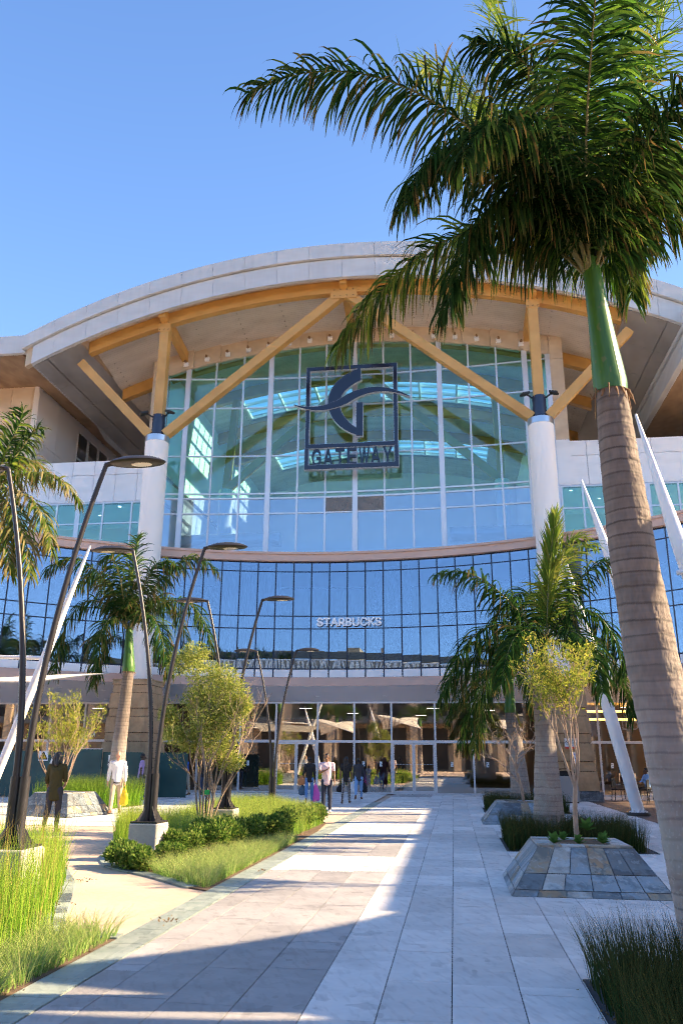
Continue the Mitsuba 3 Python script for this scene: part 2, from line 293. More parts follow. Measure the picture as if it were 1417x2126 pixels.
for i in range(na):
    mm = arc_slab(MB(), RB - .02, RB + .05, angs[i] + .0016, angs[i + 1] - .0016, 5.52, 5.89, 1); obj('spandrel_panel', mm, 'white_clad', rib)
obj('lower_ledge', arc_slab(arc_slab(MB(), RB - .30, RB + 1.4, A0, angs[-1], 5.07, 5.36, 60), RB - .16, RB + 1.0, A0, angs[-1], 5.36, 5.50, 60), 'pink_render', mall)
obj('upper_ledge', arc_slab(arc_slab(MB(), RB - .28, RB + .5, A0, angs[-1], 11.45, 11.80, 60), RB - .36, RB + .5, A0, angs[-1], 11.80, 11.92, 60), 'pink_render', mall)
# rooms behind the ribbon, the roof of the ribbon
for z, rr in ((11.60, 34), (5.45, 34), (11.40, 31)):
    m = MB()
    for a, b in zip(np.linspace(A0, A1, 31)[:-1], np.linspace(A0, A1, 31)[1:]):
        p = [(*arcp(RB + .06, a), z), (*arcp(RB + .06, b), z), (*arcp(rr, b), z), (*arcp(rr, a), z)]; m.add(p, [[0, 1, 2, 3]])
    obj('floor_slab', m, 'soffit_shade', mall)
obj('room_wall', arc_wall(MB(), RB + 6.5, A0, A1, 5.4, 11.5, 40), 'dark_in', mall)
def drape(a0, a1, r, z0, z1, n, amp=.022):
    an = np.linspace(a0, a1, n); rr = r + amp * np.sin(np.arange(n) * 1.45 + 0.6 * np.sin(np.arange(n) * .37))
    b = np.array([arcp(q, a) for q, a in zip(rr, an)]); v = np.vstack([np.c_[b, np.full(n, z0)], np.c_[b, np.full(n, z1)]]); i = np.arange(n - 1)
    return v, np.stack([i, i + 1, i + 1 + n, i + n], 1)
for a0, a1 in ((-.30, -.16), (.05, .13)):
    obj('curtain', drape(a0, a1, RB + .55, 5.9, 11.3, 90), 'curtain', mall)
# soffit over the pavement (slopes down to the shop fronts)
YG = 41.2
m = MB(); an = np.linspace(A0, A1, 41)
for a, b in zip(an[:-1], an[1:]):
    p, q = arcp(RB - .28, a), arcp(RB - .28, b); m.add([(*p, 5.075), (*q, 5.075), (q[0], YG + .1, 4.34), (p[0], YG + .1, 4.34)], [[0, 1, 2, 3]])
obj('pavement_soffit', m, 'soffit_paint', mall)
def soff_z(x, y):
    dx = x - CX; y0 = YB + math.sqrt((RB - .28) ** 2 - dx * dx); return 5.075 + (4.34 - 5.075) * (y - y0) / (YG + .1 - y0)
for x, y in [(-12.6, 40.4), (-9.2, 40.75), (-6.7, 40.9), (-3.3, 40.9), (0.1, 40.75), (2.2, 40.4), (-17.0, 38.6), (-18.7, 37.5), (-19.8, 36.0), (-20.6, 38.4), (-17.6, 40.4), (-16.2, 40.0), (7.2, 38.5), (8.3, 37.0)]:
    z = soff_z(x, y) - .012
    k = obj('downlight', MB().lathe([(0, 0), (.085, 0), (.10, -.012), (.105, .012)], (x, y, z), 16), 'white_letter', mall)
    obj('lens', MB().lathe([(.07, -.004), (0, -.005)], (x, y, z), 16), 'lens', k, emitter=lamp_disc(14.0))
# ground-floor glazing
xs = [-25.0, -22.9, -20.9, -19.0, -17.0, -15.0, -12.85, -10.67, -8.83, -6.70, -4.86, -3.01, -.87, .95, 2.75, 4.6, 6.9, 9.0, 11.2, 13.4]
m = MB()
for x in xs: m.box(x - .045, x + .045, YG - .05, YG + .10, 0.0, 4.36)
for a, b in zip(xs[:-1], xs[1:]):
    for z, hh in ((2.44, .065), (4.32, .04), (.03, .035)): m.box(a + .045, b - .045, YG - .04, YG + .09, z - hh, z + hh)
ent = obj('entrance_glazing', m, 'alu', mall)
for i, (a, b) in enumerate(zip(xs[:-1], xs[1:])):
    door = xs[i] in (-8.83, -3.01)
    w = rng.uniform(-.006, .006)
    obj('pane', MB().quad((a + .045, YG + w, 2.505), (b - .045, YG - w, 2.505), (b - .045, YG - w, 4.28), (a + .045, YG + w, 4.28)), 'glass_door', ent)
    if not door:
        obj('pane', MB().quad((a + .045, YG, .065), (b - .045, YG, .065), (b - .045, YG, 2.375), (a + .045, YG, 2.375)), 'glass_door', ent)
    else:
        mid = (a + b) / 2
        for x0, x1 in ((a + .05, mid - .004), (mid + .004, b - .05)):
            d = MB()
            for q in (x0, x1 - .07): d.box(q, q + .07, YG - .02, YG + .03, .07, 2.37)
            d.box(x0 + .07, x1 - .07, YG - .02, YG + .03, .07, .15); d.box(x0 + .07, x1 - .07, YG - .02, YG + .03, 2.30, 2.37)
            k = obj('sliding_door', d, 'alu', ent)
            obj('pane', MB().quad((x0 + .07, YG, .15), (x1 - .07, YG, .15), (x1 - .07, YG, 2.30), (x0 + .07, YG, 2.30)), 'glass_door', k)
            ds = MB()
            for u in np.arange(x0 + .12, x1 - .08, .07): ds.box(u, u + .028, YG - .008, YG - .003, 1.36, 1.39)
            obj('safety_dots', ds, 'white_board', k, kind='stuff')
for x in (-4.4, -3.55, -.1, 1.6, 5.0, 6.1, 7.4, 8.1, -10.2):
    k = obj('door_sticker', MB().box(x - .06, x + .06, YG - .012, YG - .004, 1.27, 1.50), 'white_board', ent)
    mm = MB()
    for ox, oz in ((-.022, 1.43), (.022, 1.34)): mm.extrude(Point(0, 0).buffer(.026, 6), lambda u, v: (x + ox + u, YG - .0125, oz + v), (0, -.002, 0))
    obj('pictogram', mm, 'frame_dark', k)
# the concourse inside
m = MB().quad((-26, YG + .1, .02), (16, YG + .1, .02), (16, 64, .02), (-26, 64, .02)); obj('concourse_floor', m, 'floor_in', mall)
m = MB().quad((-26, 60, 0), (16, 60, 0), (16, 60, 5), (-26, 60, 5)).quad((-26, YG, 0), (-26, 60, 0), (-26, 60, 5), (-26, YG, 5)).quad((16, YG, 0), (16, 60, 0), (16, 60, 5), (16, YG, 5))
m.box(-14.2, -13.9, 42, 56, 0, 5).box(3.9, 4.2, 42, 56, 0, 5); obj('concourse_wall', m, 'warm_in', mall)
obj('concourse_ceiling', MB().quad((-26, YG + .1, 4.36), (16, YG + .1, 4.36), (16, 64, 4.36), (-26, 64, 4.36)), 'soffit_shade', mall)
for x, y in [(-11.5, 44), (-8, 45), (-1, 45), (2, 47), (-6, 50), (-2, 53), (6.5, 44.5), (9, 44.5), (-17, 44), (-20, 45)]:
    k = obj('ceiling_light', MB().box(x - .35, x + .35, y - .12, y + .12, 4.27, 4.35), 'white_letter', mall)
    obj('diffuser', MB().quad((x - .33, y - .1, 4.262), (x - .33, y + .1, 4.262), (x + .33, y + .1, 4.262), (x + .33, y - .1, 4.262)), 'lens', k, emitter=lamp_disc(6.0))
for z in (3.55, 3.95): obj('shop_light_band', MB().box(6.3, 9.4, 43.2, 43.5, z, z + .10), 'lens', mall, emitter={'type': 'area', 'radiance': rgb((2.4, 1.15, 0.22))})
# upper storey beside the tall glass: windows, parapet
def wall_grid(name, x0, x1, yw, z0, z1, cols, rows, bs, w=.05, heavy=()):
    m = MB()
    for i, x in enumerate(cols): ww = .13 if i in heavy else w; m.box(x - ww, x + ww, yw - .06, yw + .08, z0, z1)
    for z in rows: m.box(cols[0], cols[-1], yw - .045, yw + .06, z - .04, z + .04)
    k = obj(name, m, 'alu', mall)
    for a, b in zip(cols[:-1], cols[1:]):
        for c, d in zip(rows[:-1], rows[1:]): obj('pane', MB().quad((a + w, yw, c + .04), (b - w, yw, c + .04), (b - w, yw, d - .04), (a + w, yw, d - .04)), bs, k)
    return k
YW = 40.55
wall_grid('side_window', -26, -15.85, YW, 11.9, 15.18, [-26.4, -24.6, -23.0, -21.5, -20.27, -18.8, -17.15, -15.9], [12.0, 13.95, 15.14], 'glass_teal', .045, (2, 4))
wall_grid('side_window', 5.9, 14, YW, 11.9, 15.18, [5.95, 7.0, 8.6, 10.2, 11.7, 13.3, 14.9], [12.0, 13.95, 15.14], 'glass_teal', .045, (3,))
for sx, cols in ((-1, np.arange(-27.2, -15.6, 1.28)), (1, np.arange(5.75, 16.0, 1.62))):
    pw = obj('parapet_wall', MB().box(cols[0], cols[-1], YW + .06, YW + .5, 15.2, 17.55), 'soffit_shade', mall)
    for a, b in zip(cols[:-1], cols[1:]):
        for c, d in ((15.20, 16.78), (16.81, 17.62)): obj('panel', MB().box(a + .012, b - .012, YW - .06, YW + .05, c, d), 'white_clad', pw)
for x0, x1, sgn in ((-27, -15.7, -1), (5.8, 16, 1)):
    m = MB().quad((x0, YW + 6, 11.9), (x1, YW + 6, 11.9), (x1, YW + 6, 15.5), (x0, YW + 6, 15.5)).quad((x0, YW, 15.4), (x1, YW, 15.4), (x1, YW + 6, 15.4), (x0, YW + 6, 15.4)).quad((x0, YW, 11.93), (x1, YW, 11.93), (x1, YW + 6, 11.93), (x0, YW + 6, 11.93))
    obj('gallery_wall', m, 'wall_in', mall)
    obj('roof_terrace', MB().quad((x0, YW + .4, 17.0), (x1, YW + .4, 17.0), (x1, 64, 17.0), (x0, 64, 17.0)), 'soffit_shade', mall)
    for k in range(6):
        x = x0 + (k + .5) * (x1 - x0) / 6
        q = obj('downlight', MB().lathe([(0, 0), (.10, 0), (.11, .02)], (x, YW + 1.5 + 1.6 * (k % 2), 15.36), 12), 'white_letter', mall)
        obj('lens', MB().lathe([(.09, -.004), (0, -.005)], (x, YW + 1.5 + 1.6 * (k % 2), 15.36), 12), 'lens', q, emitter=lamp_disc(12.0))
# tall curtain wall
def cy(x): return 41.35 - (x - CX) ** 2 / 150.
RT = 31.8
def topz(x): return 24.56 - (RT - math.sqrt(RT ** 2 - (x - CX) ** 2))
heavy = [-15.75, -14.45, -9.68, -4.85, -.11, 4.53, 5.75]
cols = sorted(heavy + [-12.87, -11.28, -8.05, -6.50, -3.24, -1.70, 1.50, 3.02])
rows = [12.0, 14.40, 15.28, 15.55, 17.77, 20.70, 22.53, 25.5]
m = MB()
for x in cols:
    w = .14 if x in heavy else .045; y = cy(x); m.box(x - w, x + w, y - .10 if x in heavy else y - .06, y + .10, 11.93, topz(x) + .05)
for c, d in zip(cols[:-1], cols[1:]):
    for z in rows[1:-1]:
        if z < topz((c + d) / 2): m.beam((c, cy(c), z), (d, cy(d), z), .10, .07 if z not in (15.28, 15.55) else .09)
cw = obj('curtain_wall', m, 'alu', mall)
for c, d in zip(cols[:-1], cols[1:]):
    arc = [(x, topz(x)) for x in np.linspace(d, c, 6)]
    shape = Polygon([(c, 11.9), (d, 11.9)] + arc)
    for j, (z0, z1) in enumerate(zip(rows[:-1], rows[1:])):
        g = shape.intersection(sbox(c + .03, z0 + .04, d - .03, z1 - .04))
        if g.is_empty or g.geom_type != 'Polygon' or g.area < .02: continue
        f = lambda u, v: (u, cy(c) + (cy(d) - cy(c)) * (u - c) / (d - c), v)
        lou = j == 1 and c in (-6.50, -4.85)
        if lou:
            mm = MB()
            for z in np.arange(z0 + .06, z1 - .05, .062): mm.beam((c + .05, cy(c) - .02, z), (d - .05, cy(d) - .02, z), .07, .03)
            mm.beam((c + .05, cy(c) + .05, (z0 + z1) / 2), (d - .05, cy(d) + .05, (z0 + z1) / 2), .01, z1 - z0 - .06)
            obj('louvre', mm, 'louvre', cw)
        else: obj('pane', MB().poly(g, f), 'glass_sky' if j < 2 else 'glass_teal', cw)
# header arc and pilasters
def R37(x, zc, R=36.8): return zc - (R - math.sqrt(R * R - (x - CX) ** 2))
xx = np.linspace(-15.75, 5.85, 15)
for a, b in zip(xx[:-1], xx[1:]):
    P = [(x, y, z) for x in (a + .006, b - .006) for y in (cy((a + b) / 2) - .14, cy((a + b) / 2) + .2) for z in (topz(x) + .03, R37(x, 25.75))]
    obj('header_panel', MB().add(P, BOXF), 'header_tan', mall)
for x0, x1 in ((-16.5, -15.76), (5.86, 6.55)):
    for z0, z1 in ((15.3, 17.7), (17.72, 20.0), (20.02, 22.4), (22.42, 24.9)): obj('pilaster_panel', MB().box(x0, x1, 40.45, 41.0, z0, z1), 'header_tan' if z0 > 17.71 else 'white_clad', mall)
for i, x in enumerate(np.linspace(-14.6, 4.4, 17)):
    z = topz(x) + .33; y = cy(x) - .15
    k = obj('arch_light', MB().box(x - .13, x + .13, y - .12, y, z - .13, z + .13), 'white_board', mall); obj('bracket', MB().box(x - .05, x + .05, y - .3, y - .13, z + .08, z + .17), 'husk', k)
# roof
ZS = lambda y: 25.95 - .13 * (y - 37.2) if y < 41.4 else 25.40
def soff(x, y): return R37(x, ZS(y))
X0, X1 = -18.95, 9.05
ys = [36.35, 38.8, 41.4, 44.5, 46.9, 51.4, 54, 57.0, 62.0, 66]
xs_ = np.linspace(X0, X1, 41)
def hole(x, y): return (46.9 <= y <= 51.4 or 57.0 <= y <= 62.0) and (.8 < abs(x - CX) < 8.6)
m = MB()
for y0, y1 in zip(ys[:-1], ys[1:]):
    for a, b in zip(xs_[:-1], xs_[1:]):
        if hole((a + b) / 2, (y0 + y1) / 2): continue
        m.quad((a, y0, soff(a, y0)), (b, y0, soff(b, y0)), (b, y1, soff(b, y1)), (a, y1, soff(a, y1)))
obj('roof_soffit', m, 'soffit', mall)
XL, XR = -21.6, 11.7
dk = lambda y: 27.45 if y < 43 else (26.6 if y < 46 else 25.85)
m = MB(); xr = np.linspace(XL - .5, XR + .5, 49)
for y0, y1 in zip([36.0] + ys[1:-1], ys[1:]):
    for a, b in zip(xr[:-1], xr[1:]):
        if hole((a + b) / 2, (y0 + y1) / 2): continue
        m.quad((a, y0, R37(a, dk(y0))), (b, y0, R37(b, dk(y0))), (b, y1, R37(b, dk(y1))), (a, y1, R37(a, dk(y1))))
obj('roof_deck', m, 'fascia', mall)
xf = np.linspace(XL - .55, XR + .55, 21)
def arc_bar(mb, a, b, y0, y1, f0, f1, n=2):
    for p, q in zip(np.linspace(a, b, n + 1)[:-1], np.linspace(a, b, n + 1)[1:]):
        mb.add([(x, y, f(x)) for x in (p, q) for y in (y0, y1) for f in (f0, f1)], BOXF)
    return mb
fa = obj('roof_fascia', arc_bar(MB(), XL - .4, XR + .4, 36.25, 36.6, lambda x: R37(x, 25.75), lambda x: R37(x, 27.38), 40), 'fascia_edge', mall)
for a, b in zip(xf[:-1], xf[1:]):
    obj('panel', arc_bar(MB(), a + .008, b - .008, 35.95, 36.24, lambda x: R37(x, 26.72), lambda x: R37(x, 27.50)), 'fascia', fa)
    obj('panel', arc_bar(MB(), max(a, XL) + .008, min(b, XR) - .008, 36.12, 36.36, lambda x: R37(x, 25.60), lambda x: R37(x, 26.66)), 'fascia', fa)
# eave boxes at both ends
for x0, x1 in ((XL, X0), (X1, XR)):
    yy = np.linspace(36.4, 60, 9)
    for a, b in zip(yy[:-1], yy[1:]):
        s0, s1 = (x0, x1 - .9) if x0 < -5 else (x0 + .9, x1)
        o0, o1 = (x0 + .75, x1) if x0 < -5 else (x0, x1 - .75)
        obj('eave_panel', arc_bar(MB(), o0 + .03, o1, a + .012, b - .012, lambda x: R37(x, 25.60), lambda x: R37(x, 25.72), 3), 'soffit_grey', mall)
        e0, e1 = (x0, x0 + .72) if x0 < -5 else (x1 - .72, x1)
        obj('eave_panel', arc_bar(MB(), e0, e1, a + .012, b - .012, lambda x: R37(x, 25.60), lambda x: R37(x, 25.72), 1), 'soffit_grey', mall)
    xi = x1 if x0 < -5 else x0; xo = x0 if x0 < -5 else x1
    obj('eave_side', MB().box(xi - .06, xi + .06, 36.4, 60, R37(xi, 25.55), R37(xi, 26.6)), 'soffit_brown', mall)
    obj('eave_side', MB().box(xo - .05, xo + .05, 36.4, 60, R37(xo, 25.62), R37(xo, 27.3)), 'fascia', mall)
# yellow arch beams, cross beams
for i, y in enumerate((37.2, 41.95, 46.5, 51.9, 56.5)):
    obj('arch_beam', arc_bar(MB(), X0 + .1, X1 - .1, y - .2, y + .2, lambda x: soff(x, y) - .72, lambda x: soff(x, y) - .02, 36), 'yellow_steel', mall)
for x in (-14.67, -4.95, 4.72):
    obj('cross_beam', MB().add([(xq, y, soff(x, y) - dz) for xq in (x - .17, x + .17) for y in (36.45, 41.05) for dz in (.62, .03)], BOXF), 'yellow_steel', mall)
# skylights
for y0, y1 in ((46.9, 51.4), (57.0, 62.0)):
    for s in (-1, 1):
        mm = MB()
        for y in np.linspace(y0 + .1, y1 - .1, 5): arc_bar(mm, CX + s * .9 if s > 0 else CX - 8.5, CX + 8.5 if s > 0 else CX - .9, y - .05, y + .05, lambda x: R37(x, 25.52), lambda x: R37(x, 25.70), 8)
        for x in np.linspace(CX + s * 1.0, CX + s * 8.4, 4): mm.box(x - .06, x + .06, y0, y1, R37(x, 25.5), R37(x, 25.68))
        k = obj('skylight', mm, 'white_clad', mall)
        g = MB(); q = np.linspace(CX + s * .9, CX + s * 8.5, 9)
        for a, b in zip(q[:-1], q[1:]): g.quad((a, y0, R37(a, 25.75)), (b, y0, R37(b, 25.75)), (b, y1, R37(b, 25.75)), (a, y1, R37(a, 25.75)))
        obj('pane', g, 'glass_clear', k)
# hall interior
m = MB()
for x in (-15.9, 5.95): m.quad((x, 41.6, 11.9), (x, 66, 11.9), (x, 66, 25), (x, 41.6, 25))
m.quad((-16, 66, 11.9), (6, 66, 11.9), (6, 66, 26), (-16, 66, 26))
obj('hall_wall', m, 'wall_in', mall)
obj('hall_floor', MB().quad((-16, 41.3, 11.96), (6, 41.3, 11.96), (6, 66, 11.96), (-16, 66, 11.96)), 'floor_in', mall)
obj('gallery_balustrade', MB().box(-15.5, 5.6, 46.0, 46.2, 11.97, 14.0), 'wall_in', mall)
for x0, x1 in ((-15.6, -9.6), (.2, 5.7)):
    mm = MB().tube([(x0, 44.6, 13.85), (x1, 44.6, 13.85)], .42, 18)
    for x in np.arange(x0 + .2, x1, .55): mm.tube([(x, 44.6, 13.85), (x + .05, 44.6, 13.85)], .445, 18)
    obj('air_duct', mm, 'duct', mall)
for x in (-13.2, 3.3): obj('hall_column', MB().lathe([(.42, 11.9), (.42, 17.2), (.0, 17.2)], (x, 45.2, 0), 20), 'column_paint', mall)
for x, s in ((-13.2, 1), (3.3, -1)):
    obj('hall_strut', MB().beam((x, 45.2, 17.2), (x + s * 7.6, 46.2, 24.6), .4, .45), 'yellow_steel', mall); obj('hall_strut', MB().beam((x, 45.2, 17.2), (x + s * .1, 46.2, 23.6), .4, .4), 'yellow_steel', mall)
# ------------------------------------------------------------------ columns with struts
def pillar(px, side):
    t = thing('support_column', f'white round column on a sandstone block base under yellow struts, {side} of the entrance', 'column', None)
    cy0 = 37.25
    base = obj('plinth', MB().box(px - 1.30, px + 1.30, cy0 - 1.30, cy0 + 1.30, .01, .40), 'slate_dark', t)
    ped = obj('pedestal', MB().add([(px + sx * w, cy0 + sy * w, z) for sx in (-1, 1) for sy in (-1, 1) for w, z in ((1.11, .4), (.82, 5.05))], BOXF), 'soil', t)
    z, i, r = .40, 0, random.Random(int(px * 10))
    hs = [.78, .40, .74, .38, .72, .36, .70, .36, .22]
    for h in hs:
        hw = lambda zz: 1.20 - .30 * (zz - .4) / 4.65
        pj = .0 if i % 2 == 0 else -.045
        for fx, fy in ((0, -1), (1, 0), (-1, 0)):
            n = 2 + (i % 2) if h > .5 else 2
            cut = sorted([-1, 1] + [(-1 + 2 * (q + 1) / n + r.uniform(-.15, .15)) for q in range(n - 1)])
            for a, b in zip(cut[:-1], cut[1:]):
                P = []
                for u in (a, b):
                    for dep in (0, .12):
                        for zz in (z + .014, z + h - .014):
                            w = hw(zz) + pj + r.uniform(0, .006); uu = u * w; d = w - dep
                            uu = uu + (.012 if u == a else -.012)
                            P.append((px + (uu if fx == 0 else fx * d), cy0 + (-d if fy else uu), zz))
                obj('stone', MB().add(P, BOXF), 'sandstone', ped)
        z += h; i += 1
    obj('cap', MB().box(px - .93, px + .93, cy0 - .93, cy0 + .93, 5.06, 5.11), 'sandstone', t)
    obj('shaft', MB().lathe([(.60, 5.11), (.60, 17.16)], (px, 37.2, 0), 40), 'column_paint', t, smooth=30)
    obj('collar', MB().lathe([(.60, 17.16), (.625, 17.17), (.625, 17.48), (.60, 17.5), (0, 17.5)], (px, 37.2, 0), 40), 'steel', t, smooth=30)
    obj('socket', MB().lathe([(.33, 17.5), (.33, 18.72), (0, 18.72)], (px, 37.2, 0), 24), 'frame_dark', t, smooth=30)
    obj('post', MB().beam((px, 37.2, 18.6), (px, 37.2, soff(px, 37.2) - .65), .48, .48, (0, 1, 0)), 'yellow_steel', t)
    s = 1 if px < CX else -1
    obj('strut', MB().beam((px + s * .40, 37.2, 17.62), (CX - s * .1, 37.2, 25.22), .46, .44, (0, 1, 0)), 'yellow_steel', t)
    obj('strut', MB().beam((px - s * .40, 37.2, 17.62), (px - s * 4.6, 37.2, 22.05), .46, .44, (0, 1, 0)), 'yellow_steel', t)
    for x_, z_ in ((px, soff(px, 37.2) - .78),):
        k = obj('joint_plate', MB().box(x_ - .34, x_ + .34, 36.94, 36.965, z_ - .30, z_ + .30), 'yellow_steel', t)
        for bx_ in (-.24, 0, .24):
            for bz_ in (-.2, .2): obj('bolt', MB().extrude(Point(0, 0).buffer(.032, 4), lambda u, v: (x_ + bx_ + u, 36.94, z_ + bz_ + v), (0, -.03, 0)), 'husk', k)
    for q in (-1, 1):
        f = obj('floodlight', MB().beam((px + q * .52, 36.95, 18.82), (px + q * .86, 36.8, 18.70), .36, .10), 'black_matte', t)
        obj('bracket', MB().beam((px + q * .25, 37.2, 18.6), (px + q * .6, 36.95, 18.78), .06, .06), 'black_matte', f)
pillar(-14.67, 'left'); pillar(4.72, 'right')
k = obj('joint_plate', MB().box(CX - .7, CX + .7, 36.93, 36.96, 24.85, 25.5), 'yellow_steel', mall)
for bx_ in (-.5, -.17, .17, .5):
    for bz_ in (25.0, 25.35): obj('bolt', MB().extrude(Point(0, 0).buffer(.035, 4), lambda u, v: (CX + bx_ + u, 36.93, bz_ + v), (0, -.03, 0)), 'husk', k)
# ------------------------------------------------------------------ wings
lw = thing('side_wing', 'tan upper wing at far left with windows under a brown eave', 'building')
m = MB().box(-24.3, -24.0, 41.45, 60, 17.0, 23.4); kk = obj('side_wall', m, 'pale_wall', lw)
for a, b in ((41.46, 44.0), (44.03, 46.6)):
    for c, d in ((17.0, 19.6), (19.63, 22.6)): obj('panel', MB().box(-23.99, -23.95, a, b, c, d), 'pale_wall', kk)
fw = obj('front_wall', MB().box(-40, -24.3, 41.45, 41.75, 17.0, 23.4), 'tan_wall', lw)
for a in np.arange(-40, -24.4, 1.3):
    for c, d in ((17.1, 20.6), (20.63, 22.9)): obj('panel', MB().box(a + .012, min(a + 1.288, -24.31), 41.40, 41.45, c, d), 'tan_wall', fw)
for a in np.arange(46.8, 58, 1.62):
    f = MB()
    for z in (18.2, 20.45, 22.3): f.box(-23.99, -23.93, a, a + 1.5, z - .06, z + .06)
    for y in (a, a + 1.44): f.box(-23.985, -23.935, y, y + .07, 18.25, 22.25)
    k = obj('window', f, 'pale_wall', lw)
    for z0, z1 in ((18.27, 20.38), (20.52, 22.23)): obj('pane', MB().quad((-23.97, a + .07, z0), (-23.97, a + 1.44, z0), (-23.97, a + 1.44, z1), (-23.97, a + .07, z1)), 'glass_sky', k)
    obj('blind', MB().quad((-23.985, a + .07, 18.2), (-23.985, a + 1.44, 18.2), (-23.985, a + 1.44, 22.3), (-23.985, a + .07, 22.3)), 'soffit_brown', k)
rf = obj('roof', MB().box(-45, -21.8, 36.6, 60, 23.0, 23.35), 'soffit_brown', lw)
obj('eave_strip', MB().box(-23.9, -22.9, 36.8, 60, 22.88, 22.985), 'soffit_brown', rf)
for a in np.arange(-44, -22.0, 2.2): obj('fascia_panel', MB().box(a + .01, min(a + 2.19, -22.15), 36.35, 36.6, 22.45, 23.5), 'fascia', rf)
rw = thing('side_wing', 'right wing roof with a pale metal eave, beyond the big palm trunk', 'building')
rf = obj('roof', MB().box(12.0, 40, 34.5, 62, 20.45, 20.75), 'soffit_brown', rw)
ss = [34.4 + 3.0 * i for i in range(10)]
for a, b in zip(ss[:-1], ss[1:]):
    obj('fascia_panel', MB().box(11.55, 11.98, a + .01, b - .01, 21.45, 22.35), 'fascia', rf)
    obj('fascia_panel', MB().box(11.66, 11.98, a + .01, b - .01, 20.40, 21.40), 'fascia', rf)
wl = obj('side_wall', MB().box(15.0, 15.4, 41.5, 60, 17, 20.45), 'tan_wall', rw)
for a in np.arange(43, 56, 2.4):
    k = obj('window', MB().box(14.94, 15.0, a, a + 2.0, 17.6, 19.9), 'pale_wall', rw); obj('pane', MB().quad((14.93, a + .1, 17.7), (14.93, a + 1.9, 17.7), (14.93, a + 1.9, 19.8), (14.93, a + .1, 19.8)), 'glass_sky', k)
# ------------------------------------------------------------------ ground
obj('ground', MB().quad((-250, -250, -.06), (250, -250, -.06), (250, 250, -.06), (-250, 250, -.06)), 'path_concrete', kind='structure', label='pale ground beyond the paved plaza')
plz = obj('plaza_paving', MB().quad((-2.86, -3, -.012), (12, -3, -.012), (12, 41.15, -.012), (-2.86, 41.15, -.012)), 'grout', kind='structure', label='grey stone paving running straight to the entrance doors')
tr = random.Random(11)
far = {}
beds = [sbox(.94, 3.9, 3.7, 7.32), sbox(.93, 16.5, 3.7, 19.3), sbox(.93, 27.9, 3.7, 30.8)]
xe = [-2.86] + [-2.57 + .5 * i for i in range(30)]
cells = []
for i, (a, b) in enumerate(zip(xe[:-1], xe[1:])):
    off = (i * .37) % 1.0 if a > -1.1 else (i % 2) * .08
    y = 3.2 + off
    while y < 41:
        cells.append((a, b, y, min(y + 1.0, 41.1))); y += 1.0
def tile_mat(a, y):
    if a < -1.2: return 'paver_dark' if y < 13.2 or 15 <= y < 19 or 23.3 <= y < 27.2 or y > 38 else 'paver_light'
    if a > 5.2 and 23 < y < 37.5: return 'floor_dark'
    return 'paver_mid' if (y < 12 or y > 31) else 'paver_light'
cells.sort(key=lambda c: c[2] + abs(c[0]) * .25)
npart = 0
for a, b, c, d in cells:
    t = sbox(a + .004, c + .003, b - .004, d - .003)
    for q in beds: t = t.difference(q)
    if t.is_empty: continue
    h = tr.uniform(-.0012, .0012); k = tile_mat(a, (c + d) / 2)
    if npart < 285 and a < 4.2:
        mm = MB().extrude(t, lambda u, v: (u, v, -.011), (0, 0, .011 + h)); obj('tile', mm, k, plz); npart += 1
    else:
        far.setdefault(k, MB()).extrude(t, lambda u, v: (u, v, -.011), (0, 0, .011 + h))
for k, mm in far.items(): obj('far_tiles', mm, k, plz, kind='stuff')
# slate edging strip beside the planting, beige path
es = obj('slate_edging', MB().quad((-3.22, -3, -.015), (-2.87, -3, -.015), (-2.87, 33, -.015), (-3.22, 33, -.015)), 'grout', kind='structure', label='narrow greenish slate edging strip between paving and planting')
y = 3.0
while y < 33:
    l = tr.uniform(.5, .75)
    obj('slab', MB().box(-3.215, -2.875, y + .004, y + l - .004, -.014, tr.uniform(-.001, .001) + .001), 'slate_green', es); y += l
obj('garden_path', MB().quad((-60, -20, -.02), (-3.22, -20, -.02), (-3.22, 41.15, -.02), (-60, 41.15, -.02)), 'path_concrete', kind='structure', label='smooth beige path between the planting beds')
fc = obj('forecourt', MB().quad((-40, 19.5, -.010), (-12.3, 19.5, -.010), (-3.23, 30.5, -.010), (-3.23, 41.1, -.010), (-40, 41.1, -.010), (-40, 30, -.010))if False else MB().add([(-40, 20.5, -.012), (-8.6, 20.5, -.012), (-5.2, 27, -.012), (-3.23, 27, -.012), (-3.23, 41.1, -.012), (-40, 41.1, -.012)], [[0, 1, 5], [1, 2, 5], [2, 4, 5], [2, 3, 4]]), 'paver_light', kind='structure', label='pale paved forecourt at left in front of the shops')
